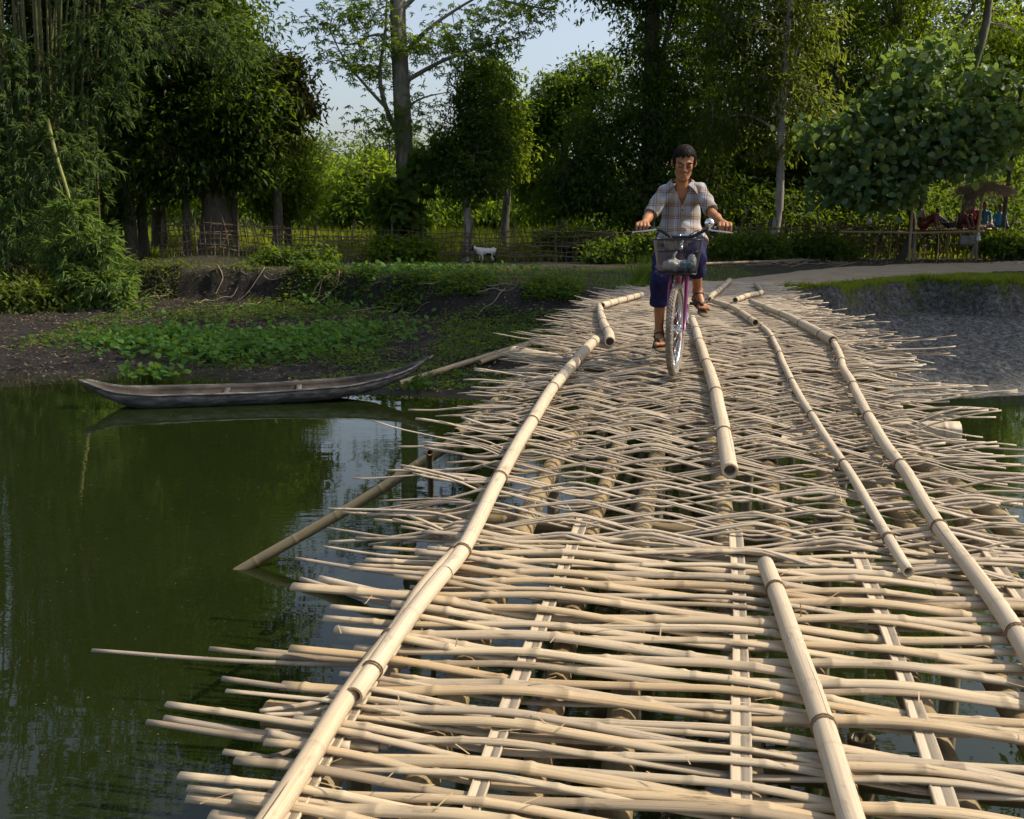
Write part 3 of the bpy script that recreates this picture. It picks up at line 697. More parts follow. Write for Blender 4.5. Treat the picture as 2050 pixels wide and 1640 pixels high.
def tree(name, label, base, trunk, r0, r1, blobs, n, per, rc, L, Wd, leaf, bark, seed, limbs=6, group=None, twigs=True, limb_pts=None, limb_k=.03, cat='tree', flare=1.5, k=10, tops=None, **kw):
    """base: (x, y); trunk: list of offsets from the base; blobs in world coordinates"""
    r = np.random.default_rng(seed)
    bz = float(ground_z(base[0], base[1])) - .12
    o = np.array([base[0], base[1], bz]); t = thing(name, label, cat, tuple(o), 0, group)
    Q = resample([np.array(p, float) for p in trunk], 22); rad = np.interp(np.linspace(0, 1, 22), [0, .04, .12, 1], [r0 * flare, r0 * (1 + .5 * (flare - 1)), r0, r1])
    Q = Q + np.stack([fbm(np.linspace(0, 5, 22) + seed, np.zeros(22), 2), fbm(np.linspace(0, 5, 22), np.zeros(22) + seed, 2), np.zeros(22)], -1) * r0 * .8
    MB().tube(Q, rad, k).build('trunk', M[bark], t)
    V, F, c = foliage(r, blobs, n, per, rc, L, Wd, **kw)
    obj('crown', mesh('crown', V - o, F, [M[leaf]], smooth=False), t)
    nodes = [Q[k_] + o for k_ in range(8, 22)]
    ends = limb_pts
    if ends is None:
        b = np.array(blobs, float); ends = []
        for q in range(limbs):
            bb = b[q % len(b)]; ends.append(bb[:3] + rdir(r, 1)[0] * bb[3:6] * r.uniform(.3, .75))
    for e in ends:
        e = np.array(e, float)
        if e.ndim == 2: pts = e
        else:
            zz = min(max((e[2] - bz) * r.uniform(.45, .75), Q[7, 2]), Q[-1, 2]); i = int(np.argmin(np.abs(Q[:, 2] - zz))); a = Q[i] + o
            m = (a + e) / 2 + np.array([0, 0, .15 * np.linalg.norm(e - a)]) + r.normal(0, .1, 3); pts = np.array([a, m, e])
        LP = resample(pts, 10); i = int(np.argmin(np.linalg.norm(Q + o - LP[0], axis=1)))
        lr = min(rad[i] * .55, .025 + limb_k * np.linalg.norm(LP[-1] - LP[0]))
        MB().tube(LP - o, np.linspace(lr, lr * .25, 10), 6).build('limb', M[bark], t); nodes += list(LP[3:])
    if twigs:
        nodes = np.array(nodes); cc = c[::2]
        d = np.linalg.norm(cc[:, None] - nodes[None], axis=2); j = d.argmin(1)
        V, F = sticks(nodes[j] - o, cc - o, .012 + .006 * d.min(1), .004)
        obj('twigs', mesh('twigs', V, F, [M[bark]]), t, kind='stuff')
    return t
def XY(px, Y): return ((px - 1025) / 1993.0 * Y / CP * .985, Y)
def blob(px, py, Y, rx, ry, rz):
    p = at_y(px, py, Y); return (p[0], p[1], p[2], rx, ry, rz)

# --- centre: tall open-crowned tree with hand-shaped leaves
Yc = 32.0
bx, by = at_y(818, 480, Yc)[:2]
up = [(0, 0, 0), (-.05, 0, 3), (-.12, .0, 6), (-.2, .1, 9), (-.1, .2, 13), (.1, .2, 17)]
bl = [blob(680, 50, Yc, 1.5, 1.3, .8), blob(700, 120, Yc - .5, .9, .8, .4), blob(930, 90, Yc - .4, 2.2, 1.6, 1.1), blob(1000, 40, Yc, 1.7, 1.4, .9), blob(745, 235, Yc - .6, .75, .7, .55),
      blob(860, 190, Yc - .8, .7, .7, .5), blob(1060, 15, Yc, 1.0, .9, .5), blob(760, 150, Yc + .8, .9, .9, .8), blob(860, -130, Yc, 2.2, 1.6, .7), blob(950, -330, Yc, 1.8, 1.6, .9), blob(820, -480, Yc, 2.0, 1.8, 1.0), blob(850, 250, Yc - .7, .5, .5, .5), blob(775, 70, Yc - .6, .7, .6, .6), blob(845, 90, Yc - .6, .7, .6, .7), blob(730, 30, Yc - .4, .8, .7, .5)]
W3 = lambda *pts: np.array([at_y(x, y, Y) for x, y, Y in pts])
lp = [W3((796, 268, Yc), (772, 215, Yc - .3), (760, 150, Yc - .3), (772, 60, Yc - .3), (775, -40, Yc - .3)), W3((806, 150, Yc), (760, 70, Yc), (705, 90, Yc), (650, 80, Yc)), W3((806, 110, Yc), (855, 60, Yc - .3), (920, 15, Yc - .3), (1000, -30, Yc - .4)),
      W3((808, 165, Yc), (880, 125, Yc - .4), (960, 95, Yc - .4), (1040, 75, Yc - .4)), W3((812, 215, Yc), (850, 195, Yc - .6), (895, 185, Yc - .7)), W3((772, 215, Yc - .3), (735, 175, Yc - .3), (690, 120, Yc - .4), (660, 60, Yc - .4)), W3((804, 20, Yc), (880, -40, Yc), (1000, 0, Yc), (1105, 20, Yc)),
      W3((800, 290, Yc - .2), (782, 330, Yc - .4), (778, 260, Yc - .4), (765, 240, Yc - .5)), W3((805, -60, Yc), (900, -200, Yc), (950, -280, Yc))]
tree('tall_tree', 'tall straight grey trunk with sparse hand-shaped leaves against the pale sky', (bx, by), up, .29, .16, bl, 260, 11, .62, .165, .050, 'lf_mid', 'bark_grey', 101, limb_pts=lp, limb_k=.014, palm=5, droop=.35, shell=.5, k=14, flare=1.9)
# leafy climbers round its foot
def shrub(name, label, base, blobs, n, per, rc, L, Wd, leaf, seed, bark='bark_dark', cat='shrub', stems=5, group=None, **kw):
    r = np.random.default_rng(seed); o = np.array([base[0], base[1], float(ground_z(base[0], base[1])) - .05])
    t = thing(name, label, cat, tuple(o), 0, group)
    V, F, c = foliage(r, blobs, n, per, rc, L, Wd, **kw)
    obj('foliage', mesh('foliage', V - o, F, [M[leaf]], smooth=False), t)
    j = r.choice(len(c), min(len(c), 40 + stems * 8), replace=False); A = np.tile(o, (len(j), 1)) + np.stack([r.normal(0, .12, len(j)), r.normal(0, .12, len(j)), np.zeros(len(j))], -1)
    V, F = sticks(A - o, c[j] - o, .018, .005); obj('stems', mesh('stems', V, F, [M[bark]]), t, kind='stuff')
    return t
shrub('climbing_vine', 'broad-leaved vine wrapped round the foot of the tall grey trunk', (bx + .2, by - .5),
      [blob(800, 440, Yc - .6, .75, .6, .9), blob(775, 400, Yc - .5, .55, .5, .6), blob(850, 350, Yc - .5, .5, .4, .7), blob(868, 320, Yc - .5, .35, .3, .4)], 120, 12, .3, .26, .20, 'lf_mid', 102, kind='round', droop=.5)
shrub('bush', 'low leafy bush at the fence below the tall grey trunk', XY(800, 30.2), [blob(800, 510, 30.2, .75, .4, .42), blob(850, 505, 30.3, .5, .4, .35), blob(770, 500, 30.4, .4, .4, .4)], 130, 14, .25, .2, .09, 'lf_light', 103, droop=.4)

# --- compact dark tree right of it
Yd = 31.2
tree('compact_tree', 'narrow dark evergreen with a pale bare lower trunk behind the goat', XY(936, Yd), [(0, 0, 0), (.02, 0, 1.2), (.0, 0, 3), (.1, 0, 5.6)], .14, .05,
     [blob(935, 345, Yd, 1.12, 1.1, 1.15), blob(950, 215, Yd, .88, .85, 1.15), blob(905, 300, Yd, .8, .8, .8), blob(985, 300, Yd, .75, .7, .9), blob(950, 145, Yd, .5, .5, .5)], 950, 18, .26, .14, .06, 'lf_dark', 'bark_pale', 104, limbs=8, droop=.35, shell=.4)
tree('light_tree', 'sunlit yellow-green tree just behind the narrow dark evergreen', XY(1010, 36), [(0, 0, 0), (.1, 0, 3), (.2, 0, 6)], .16, .06,
     [blob(1000, 220, 36, .9, 1, 1.4), blob(1010, 300, 36, .9, 1, 1.2), blob(985, 150, 36, .8, .8, .7)], 330, 16, .4, .22, .09, 'lf_light', 'bark_grey', 105, droop=.4)

# --- left: dark broadleaved trees
Yl = 31.0
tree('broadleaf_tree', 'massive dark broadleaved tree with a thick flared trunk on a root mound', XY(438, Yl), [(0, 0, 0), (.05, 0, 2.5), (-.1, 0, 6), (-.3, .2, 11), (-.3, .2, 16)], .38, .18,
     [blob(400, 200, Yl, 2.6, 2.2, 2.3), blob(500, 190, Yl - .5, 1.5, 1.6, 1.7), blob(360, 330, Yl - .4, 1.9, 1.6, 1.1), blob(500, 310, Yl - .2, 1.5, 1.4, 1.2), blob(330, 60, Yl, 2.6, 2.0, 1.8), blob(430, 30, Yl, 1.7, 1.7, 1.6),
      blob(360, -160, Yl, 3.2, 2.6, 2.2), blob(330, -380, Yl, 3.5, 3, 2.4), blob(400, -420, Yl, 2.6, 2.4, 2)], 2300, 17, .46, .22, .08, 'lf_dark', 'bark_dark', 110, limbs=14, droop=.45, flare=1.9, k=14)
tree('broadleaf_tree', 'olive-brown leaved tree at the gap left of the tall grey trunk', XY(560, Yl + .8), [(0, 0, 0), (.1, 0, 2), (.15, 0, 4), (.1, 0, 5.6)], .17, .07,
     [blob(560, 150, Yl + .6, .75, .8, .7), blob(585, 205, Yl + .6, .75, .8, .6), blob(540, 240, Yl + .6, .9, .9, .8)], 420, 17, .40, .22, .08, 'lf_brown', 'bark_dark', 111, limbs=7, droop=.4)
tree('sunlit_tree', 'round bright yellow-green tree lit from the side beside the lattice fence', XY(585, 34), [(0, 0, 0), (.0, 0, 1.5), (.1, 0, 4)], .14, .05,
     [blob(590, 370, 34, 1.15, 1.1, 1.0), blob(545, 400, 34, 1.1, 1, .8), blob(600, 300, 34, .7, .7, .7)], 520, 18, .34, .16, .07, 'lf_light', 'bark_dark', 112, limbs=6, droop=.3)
tree('broadleaf_tree', 'dark slender tree standing between the bamboo clump and the thick trunk', XY(275, 30.6), [(0, 0, 0), (.05, 0, 3), (-.1, 0, 7), (0, 0, 12)], .17, .08,
     [blob(230, 300, 30.6, 1.7, 1.4, 1.6), blob(290, 200, 30.6, 1.7, 1.4, 1.8), blob(220, 420, 30.6, .9, .9, .7), blob(250, -40, 31, 2.6, 2, 2.0)], 900, 17, .42, .2, .075, 'lf_dark', 'bark_dark', 113, limbs=7, droop=.4)
for k_, (px_, Y_, rr_, lb) in enumerate([(300, 31.5, .16, 'reddish slim trunk catching light left of the root mound'), (385, 30.8, .13, 'slim dark trunk just left of the thick flared trunk'), (478, 31.5, .14, 'slim dark trunk just right of the thick flared trunk'), (250, 32, .12, 'thin dark trunk nearest the bamboo foliage')]):
    tree('slim_tree', lb, XY(px_, Y_), [(0, 0, 0), (.04, 0, 2), (.1, 0, 4.5), (.05, 0, 7)], rr_, rr_ * .5, [blob(px_, 250, Y_, 1.4, 1.2, 1.3), blob(px_ + 15, 340, Y_, 1.0, .9, .8)], 220, 16, .4, .19, .075, 'lf_dark', 'bark_dark', 120 + k_, limbs=3, group='slim trunks under the dark trees', droop=.4)

# --- bamboo clump on the left
def bamboo_clump():
    r = np.random.default_rng(200); Yb = 26.2; b0 = np.array([*XY(70, Yb), 0]); b0[2] = float(ground_z(b0[0], b0[1])) - .1
    t = thing('bamboo_clump', 'large green bamboo clump with drooping sprays over the water', 'bamboo', tuple(b0))
    tips = []
    for k in range(58):
        a = r.uniform(0, 6.28); q = math.sqrt(r.random()); base = np.array([math.cos(a) * 1.9 * q, math.sin(a) * 1.1 * q, 0])
        h = r.uniform(10, 15); ln = np.array([math.cos(a), math.sin(a) * .7, 0]) * q * r.uniform(.4, 1.6)
        P = resample([base, base + ln * .25 + [0, 0, h * .45], base + ln + [0, 0, h * .8], base + ln * 2.6 + [r.normal(0, .3), r.normal(0, .3), h * .96]], 14)
        rd = np.interp(np.linspace(0, 1, 14), [0, .6, 1], [.042, .032, .010])
        MB().tube(P, rd, 6).build('culm', M['bark_culm'], t); tips.append(P)
    # leaning culm in front
    P = W3((95, 240, 24.6), (112, 310, 24.3), (128, 360, 24.1), (150, 430, 23.9), (185, 520, 23.6), (225, 590, 23.3)) - b0
    MB().tube(resample(P, 16), np.linspace(.055, .02, 16), 7).build('culm', M['culm_green'], t)
    bl = [blob(55, 250, 25.2, 1.5, 1.1, 1.6), blob(20, 380, 24.6, 1.0, 1.0, 1.0), blob(120, 330, 24.8, .9, .9, 1.0), blob(20, 480, 24.2, .9, .8, .8), blob(75, 440, 24.4, .6, .6, .8), blob(40, 130, 25.4, 1.1, 1.0, .9),
          blob(180, 480, 23.7, .55, .5, .6), blob(200, 560, 23.4, .65, .6, .6), blob(150, 540, 23.6, .55, .5, .6), blob(235, 600, 23.2, .45, .45, .4), blob(170, 610, 23.3, .45, .45, .35),
          blob(190, 160, 26, 1.3, 1.1, 1.5), blob(240, 60, 26, 1.3, 1.1, 1.1), blob(180, 330, 25.6, .7, .7, 1.1),
          blob(390, 60, 28, 1.7, 1.0, .9), blob(470, 110, 28.4, .8, .7, .6),
          (b0[0], b0[1], 11, 3.4, 2.6, 2.0), (b0[0] + 2.5, b0[1], 10, 2.2, 2, 1.8), (b0[0] - 2.5, b0[1] - .5, 8.5, 2.0, 1.6, 2.2), (b0[0] + .4, b0[1], 14, 2.6, 2.2, 1.4)]
    c, o = blob_points(r, bl, 5200, .5); per = 8; idx = np.repeat(np.arange(len(c)), per); m = len(idx)
    ax = nrm(o * .6 + rdir(r, len(c)) * .6 + np.array([0, 0, -.55]))[idx]
    p = c[idx] + ax * r.uniform(-.12, .12, (m, 1)); d = nrm(ax + rdir(r, m) * .62); nn = nrm(np.array([0, 0, 1.0]) + rdir(r, m) * .7)
    V, F = leaf_geo(p, d, nn, r.uniform(.15, .27, m), r.uniform(.020, .034, m))
    obj('foliage', mesh('foliage', V - b0, F, [M['lf_bamboo']], smooth=False), t)
    fb = [blob(150, 430, 23.9, .5, .4, .5), blob(190, 500, 23.5, .6, .5, .5), blob(160, 560, 23.3, .55, .5, .45), blob(215, 570, 23.1, .6, .5, .45), blob(245, 615, 22.9, .45, .4, .28), blob(175, 615, 23.0, .5, .4, .28), blob(120, 500, 23.6, .45, .4, .45)]
    c2, o2 = blob_points(r, fb, 1250, .5); idx = np.repeat(np.arange(len(c2)), per); m = len(idx)
    ax = nrm(o2 * .6 + rdir(r, len(c2)) * .6 + np.array([.1, 0, -.5]))[idx]; p = c2[idx] + ax * r.uniform(-.12, .12, (m, 1)); d = nrm(ax + rdir(r, m) * .62); nn = nrm(np.array([0, 0, 1.0]) + rdir(r, m) * .7)
    V, F = leaf_geo(p, d, nn, r.uniform(.16, .30, m), r.uniform(.022, .038, m)); obj('drooping_spray', mesh('drooping_spray', V - b0, F, [M['lf_bamboo_light']], smooth=False), t)
    cu = np.concatenate(tips) + b0; cc = c[::3]; j = np.array([np.argmin(((cu - x) ** 2).sum(1)) for x in cc]); dd = np.linalg.norm(cu[j] - cc, axis=1)
    ok = dd < 3.2; V, F = sticks(cu[j][ok] - b0, cc[ok] - b0, .008, .003); obj('branchlets', mesh('branchlets', V, F, [M['bark_culm']]), t, kind='stuff')
bamboo_clump()

# --- right of centre
Yr = 34.0
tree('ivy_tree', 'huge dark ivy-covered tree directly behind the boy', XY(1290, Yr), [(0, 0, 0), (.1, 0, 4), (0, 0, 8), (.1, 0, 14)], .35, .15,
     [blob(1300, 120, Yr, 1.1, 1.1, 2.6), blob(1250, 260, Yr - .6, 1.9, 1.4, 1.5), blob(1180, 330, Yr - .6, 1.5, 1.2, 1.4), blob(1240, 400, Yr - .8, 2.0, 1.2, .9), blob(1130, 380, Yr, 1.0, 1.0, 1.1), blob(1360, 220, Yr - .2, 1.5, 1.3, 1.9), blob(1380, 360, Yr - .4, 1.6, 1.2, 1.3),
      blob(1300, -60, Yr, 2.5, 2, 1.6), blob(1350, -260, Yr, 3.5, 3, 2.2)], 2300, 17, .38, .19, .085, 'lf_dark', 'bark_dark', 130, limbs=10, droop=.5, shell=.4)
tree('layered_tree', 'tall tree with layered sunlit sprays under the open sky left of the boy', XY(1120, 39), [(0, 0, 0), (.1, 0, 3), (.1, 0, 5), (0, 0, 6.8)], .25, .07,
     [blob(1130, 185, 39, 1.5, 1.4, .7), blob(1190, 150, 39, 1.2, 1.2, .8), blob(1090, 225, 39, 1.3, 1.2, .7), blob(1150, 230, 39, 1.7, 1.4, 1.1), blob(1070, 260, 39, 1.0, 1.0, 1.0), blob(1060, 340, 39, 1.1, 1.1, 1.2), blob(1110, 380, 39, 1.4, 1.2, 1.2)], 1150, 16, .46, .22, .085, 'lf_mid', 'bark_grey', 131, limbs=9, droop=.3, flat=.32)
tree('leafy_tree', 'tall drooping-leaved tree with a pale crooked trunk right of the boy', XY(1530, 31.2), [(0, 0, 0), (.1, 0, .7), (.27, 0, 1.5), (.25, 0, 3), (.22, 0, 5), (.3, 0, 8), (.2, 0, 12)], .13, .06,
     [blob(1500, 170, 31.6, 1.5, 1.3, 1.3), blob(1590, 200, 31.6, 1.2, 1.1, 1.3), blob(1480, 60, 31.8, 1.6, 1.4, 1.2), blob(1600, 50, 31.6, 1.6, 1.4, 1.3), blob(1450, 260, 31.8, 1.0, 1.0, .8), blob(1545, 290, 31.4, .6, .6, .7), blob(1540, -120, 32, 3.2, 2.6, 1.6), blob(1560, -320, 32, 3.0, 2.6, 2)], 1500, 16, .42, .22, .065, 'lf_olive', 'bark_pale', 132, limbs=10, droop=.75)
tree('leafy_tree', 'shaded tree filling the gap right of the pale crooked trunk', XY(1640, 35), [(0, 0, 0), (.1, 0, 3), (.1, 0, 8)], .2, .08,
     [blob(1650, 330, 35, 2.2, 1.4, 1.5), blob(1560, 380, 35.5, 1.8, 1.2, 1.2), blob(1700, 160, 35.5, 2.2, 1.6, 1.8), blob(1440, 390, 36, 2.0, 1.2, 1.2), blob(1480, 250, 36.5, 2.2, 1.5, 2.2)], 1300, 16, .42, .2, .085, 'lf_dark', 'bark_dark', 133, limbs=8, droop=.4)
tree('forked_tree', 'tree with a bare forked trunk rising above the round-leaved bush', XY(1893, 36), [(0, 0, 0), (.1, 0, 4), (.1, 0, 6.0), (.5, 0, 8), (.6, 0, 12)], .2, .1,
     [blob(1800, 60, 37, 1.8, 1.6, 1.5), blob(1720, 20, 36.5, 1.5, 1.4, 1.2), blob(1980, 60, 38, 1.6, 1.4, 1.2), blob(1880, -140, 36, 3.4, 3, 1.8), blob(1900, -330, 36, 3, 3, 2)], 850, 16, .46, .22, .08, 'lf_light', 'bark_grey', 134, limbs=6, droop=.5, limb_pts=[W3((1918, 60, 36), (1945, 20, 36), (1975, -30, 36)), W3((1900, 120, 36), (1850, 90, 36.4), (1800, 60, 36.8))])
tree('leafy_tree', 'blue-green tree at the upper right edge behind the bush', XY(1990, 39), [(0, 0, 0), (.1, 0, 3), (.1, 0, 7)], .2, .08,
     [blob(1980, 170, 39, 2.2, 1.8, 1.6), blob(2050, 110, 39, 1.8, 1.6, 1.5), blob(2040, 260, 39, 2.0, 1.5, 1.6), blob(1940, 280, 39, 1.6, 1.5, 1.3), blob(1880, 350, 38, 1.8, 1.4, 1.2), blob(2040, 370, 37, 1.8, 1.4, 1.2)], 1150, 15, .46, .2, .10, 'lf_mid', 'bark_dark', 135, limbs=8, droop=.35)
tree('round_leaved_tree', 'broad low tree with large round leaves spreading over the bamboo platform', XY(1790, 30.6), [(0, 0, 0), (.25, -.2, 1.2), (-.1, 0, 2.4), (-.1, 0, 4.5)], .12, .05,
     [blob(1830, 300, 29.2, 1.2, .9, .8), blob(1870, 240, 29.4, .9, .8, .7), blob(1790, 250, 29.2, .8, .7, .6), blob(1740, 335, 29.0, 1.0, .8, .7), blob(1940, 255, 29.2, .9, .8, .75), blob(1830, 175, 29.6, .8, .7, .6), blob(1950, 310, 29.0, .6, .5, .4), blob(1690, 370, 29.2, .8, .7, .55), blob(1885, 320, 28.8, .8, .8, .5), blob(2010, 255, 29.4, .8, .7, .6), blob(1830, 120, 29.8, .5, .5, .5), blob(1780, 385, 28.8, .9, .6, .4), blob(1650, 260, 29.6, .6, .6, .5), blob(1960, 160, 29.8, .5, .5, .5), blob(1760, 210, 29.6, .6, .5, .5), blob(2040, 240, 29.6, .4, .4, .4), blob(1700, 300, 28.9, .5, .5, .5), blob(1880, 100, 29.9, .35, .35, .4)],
     600, 9, .52, .20, .20, 'lf_round', 'bark_dark', 136, limbs=12, kind='round', droop=.55, up=.35, shell=.35)

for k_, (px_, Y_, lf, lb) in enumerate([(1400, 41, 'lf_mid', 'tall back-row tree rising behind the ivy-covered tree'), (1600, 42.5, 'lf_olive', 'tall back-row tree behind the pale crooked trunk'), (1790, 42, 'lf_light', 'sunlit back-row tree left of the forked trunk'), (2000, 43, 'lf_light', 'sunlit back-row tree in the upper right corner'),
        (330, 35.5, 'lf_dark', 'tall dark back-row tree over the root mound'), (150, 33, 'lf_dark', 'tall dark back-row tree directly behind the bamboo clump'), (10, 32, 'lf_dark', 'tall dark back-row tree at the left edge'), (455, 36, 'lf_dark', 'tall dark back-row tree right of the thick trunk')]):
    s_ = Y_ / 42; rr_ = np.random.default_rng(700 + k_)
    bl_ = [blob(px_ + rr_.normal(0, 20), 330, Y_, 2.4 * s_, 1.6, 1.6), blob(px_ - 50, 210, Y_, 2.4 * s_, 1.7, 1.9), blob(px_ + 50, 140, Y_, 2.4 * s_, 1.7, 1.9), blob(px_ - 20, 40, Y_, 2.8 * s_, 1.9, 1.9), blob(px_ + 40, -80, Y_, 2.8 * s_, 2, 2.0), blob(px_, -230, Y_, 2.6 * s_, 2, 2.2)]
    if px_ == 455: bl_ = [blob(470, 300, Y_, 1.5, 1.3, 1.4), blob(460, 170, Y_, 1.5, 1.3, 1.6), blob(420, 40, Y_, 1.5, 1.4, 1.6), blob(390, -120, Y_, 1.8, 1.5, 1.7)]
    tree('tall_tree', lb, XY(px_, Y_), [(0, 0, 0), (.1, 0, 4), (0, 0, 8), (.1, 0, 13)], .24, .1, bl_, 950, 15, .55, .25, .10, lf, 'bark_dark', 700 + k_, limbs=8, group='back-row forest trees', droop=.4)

# --- hidden backdrop of undergrowth behind the fence and far wood
def strip(name, label, Y0, Y1, px0, px1, py0, py1, n, per, rc, L, Wd, leaf, seed, kind='stuff', **kw):
    r = np.random.default_rng(seed); bl = []
    for q in range(26):
        px = px0 + (px1 - px0) * (q + r.random()) / 26; Y = r.uniform(Y0, Y1); py = r.uniform(py0, py1); p = at_y(px, py, Y)
        bl.append((p[0], Y, p[2], r.uniform(1.2, 2.2) * Y / 35, r.uniform(.8, 1.5), r.uniform(.8, 1.4) * Y / 35))
    V, F, c = foliage(r, bl, n, per, rc, L, Wd, **kw)
    o = obj(name, mesh(name, V, F, [M[leaf]], smooth=False), kind=kind, label=label, cat='undergrowth')
strip('undergrowth', 'dark undergrowth behind the fence right of the boy', 33, 35.5, 1250, 2080, 400, 450, 900, 15, .5, .22, .10, 'lf_dark', 141, droop=.4)
strip('undergrowth', 'low dark thicket close behind the right fence', 31.8, 33, 1280, 2080, 430, 480, 520, 14, .4, .2, .09, 'lf_dark', 144, droop=.4)
strip('undergrowth', 'shaded thicket behind the fence in the left half', 46, 52, -100, 640, 360, 420, 700, 15, .7, .30, .14, 'lf_light', 142, droop=.4)
strip('undergrowth', 'blue-green thicket beyond the meadow in the middle', 44, 52, 640, 1250, 380, 440, 800, 15, .7, .30, .14, 'lf_mid', 143, droop=.4)
for k_, (px_, py_, Y_, rx_, rz_, lf, lb) in enumerate([(740, 385, 46, 2.6, 2.0, 'lf_light', 'bright green rounded tree beyond the meadow left of the tall trunk'), (660, 420, 50, 2.6, 1.8, 'lf_light', 'low pale green tree beyond the lattice fence'), (780, 330, 58, 3.2, 2.6, 'lf_far_haze', 'haze-tinted far tree behind the tall grey trunk'),
        (625, 350, 60, 2.0, 1.4, 'lf_far_haze', 'haze-tinted far tree showing in the sky gap'), (1000, 400, 50, 3.4, 2.6, 'lf_mid', 'dim green tree behind the compact evergreen'), (880, 400, 54, 3.4, 2.6, 'lf_far_haze', 'haze-tinted tree between the tall trunk and the evergreen'), (430, 300, 52, 4.5, 3.2, 'lf_mid', 'green tree glimpsed behind the dark left trees'), (230, 320, 50, 4.5, 3.4, 'lf_mid', 'green tree glimpsed behind the bamboo clump'), (60, 330, 48, 4.5, 3.4, 'lf_mid', 'green tree behind the left edge of the bamboo')]):
    bl_ = [blob(px_, py_, Y_, rx_, rx_ * .8, rz_), blob(px_ - 35, py_ + 30, Y_, rx_ * .7, rx_ * .6, rz_ * .7), blob(px_ + 40, py_ + 20, Y_, rx_ * .7, rx_ * .6, rz_ * .8), blob(px_ + 5, py_ - 40, Y_, rx_ * .5, rx_ * .5, rz_ * .6)]
    tree('background_tree', lb, XY(px_, Y_), [(0, 0, 0), (.1, 0, 2), (0, 0, 4.5)], .2, .07, bl_, 420, 14, .6, .30, .13, lf, 'bark_dark', 150 + k_, limbs=5, group='trees beyond the meadow', droop=.35, flat=.4)
r = np.random.default_rng(160); bl = []
for q in range(70):
    px = -500 + 3100 * (q + r.random()) / 70; Y = r.uniform(75, 95); p = at_y(px, r.uniform(355, 420) - (40 if (px < 560 or px > 900) else 0), Y); bl.append((p[0], Y, p[2], r.uniform(3, 6), 3, r.uniform(2.5, 4.5)))
    bl.append((p[0], Y + 1, 2.0, 6, 3, 2.2))
V, F, c = foliage(r, bl, 5000, 12, 1.1, .55, .3, droop=.3); obj('forest', mesh('forest', V, F, [M['lf_far_haze']], smooth=False), kind='stuff', label='far haze-tinted wood closing the view beyond the meadow', cat='wood')

# --- trees just outside the frame on the right: they shade the far bank
for k_, (x_, y_, h_, rx_) in enumerate([(16.5, 18.1, 24, 4.6), (18.5, 22.6, 27, 5.2), (19.5, 27.4, 15, 4.2), (24, 19.4, 31, 5.5), (25, 25.2, 28, 5.5), (31, 21.2, 36, 6)]):
    bl_ = [(x_, y_, h_ * .72, rx_, rx_ * .62, h_ * .26), (x_ - rx_ * .3, y_ + .4, h_ * .5, rx_ * .75, rx_ * .6, h_ * .2), (x_ + rx_ * .2, y_ - .2, h_ * .38, rx_ * .7, rx_ * .5, h_ * .16)]
    tree('bank_tree', ['tall shade tree', 'tall spreading shade tree', 'dense shade tree', 'very tall shade tree', 'great shade tree', 'tallest shade tree'][k_] + ' standing beyond the right edge of the bank', (x_, y_), [(0, 0, 0), (.1, 0, h_ * .3), (0, .1, h_ * .6), (0, 0, h_ * .9)], .3, .1, bl_, 900, 14, .8, .36, .17, 'lf_mid', 'bark_dark', 170 + k_, limbs=8, group='shade trees beyond the frame', droop=.4)

# ------------------------------------------------------------------ low plants and grass
def scatter_z(X, Y): return ground_z(X, Y)
def blades(name, label, P, h, w, leaf, seed, lean=.45, cat='grass'):
    r = np.random.default_rng(seed); n = len(P)
    d = nrm(np.stack([r.normal(0, lean, n), r.normal(0, lean, n), np.ones(n)], -1)); nn = nrm(np.stack([r.normal(size=n), r.normal(size=n), r.uniform(0, .4, n)], -1))
    V, F = leaf_geo(P - np.array([0, 0, .02]), d, nn, h * r.uniform(.5, 1.4, n), w * r.uniform(.7, 1.3, n), 'blade')
    return obj(name, mesh(name, V, F, [M[leaf]], smooth=False), kind='stuff', label=label, cat=cat)
def pts(r, n, fx, fy, keep=None):
    X = fx(r, n); Y = fy(r, n, X)
    if keep is not None:
        k = keep(X, Y, r); X, Y = X[k], Y[k]
    return np.stack([X, Y, ground_z(X, Y)], -1)
def path_dist(X, Y):
    d = np.full(len(X), 9.0)
    for q in range(0, 160, 3): d = np.minimum(d, np.hypot(X - pc[q, 0], Y - pc[q, 1]) - pw[q])
    return d
r = np.random.default_rng(300)
lipf = lambda X: bank(X)[0]
P = pts(r, 26000, lambda r, n: r.uniform(4.2, 13, n), lambda r, n, X: lipf(X) + r.uniform(-.04, 3.2, n), lambda X, Y, r: (path_dist(X, Y) > -.08) & (Y < 24) & (fbm(X * 1.2, Y * 1.2, 3) + r.normal(0, .08, len(X)) > -.10))
blades('grass', 'bright short grass along the lip of the right bank', P, .075, .012, 'lf_meadow', 301, .7)
P = pts(r, 700, lambda r, n: r.uniform(4.3, 9.5, n), lambda r, n, X: lipf(X) - np.abs(r.normal(0, .25, n)), lambda X, Y, r: fbm(X * .9 + 4, Y * .9, 3) > .07)
blades('grass', 'grass tufts hanging down the face of the right bank', P, .16, .012, 'lf_grass', 302, .8)
P = pts(r, 26000, lambda r, n: r.uniform(-13, 5.5, n), lambda r, n, X: lipf(X) + r.uniform(-.3, 8, n), lambda X, Y, r: (Y < 29.7) & (path_dist(X, Y) > 0) & (fbm(X * .7 + 7, Y * .7, 3) + r.normal(0, .1, len(X)) + .12 * sstep(-6, 0, X) > .02) & ((np.abs(X - cx(Y)) > 1.3) | (Y > 17.6)))
blades('grass', 'thin dim grass on the left bank top below the fence', P, .09, .012, 'lf_grass', 303, .7)
P = pts(r, 60000, lambda r, n: r.uniform(-22, 22, n), lambda r, n, X: r.uniform(31.2, 46, n) )
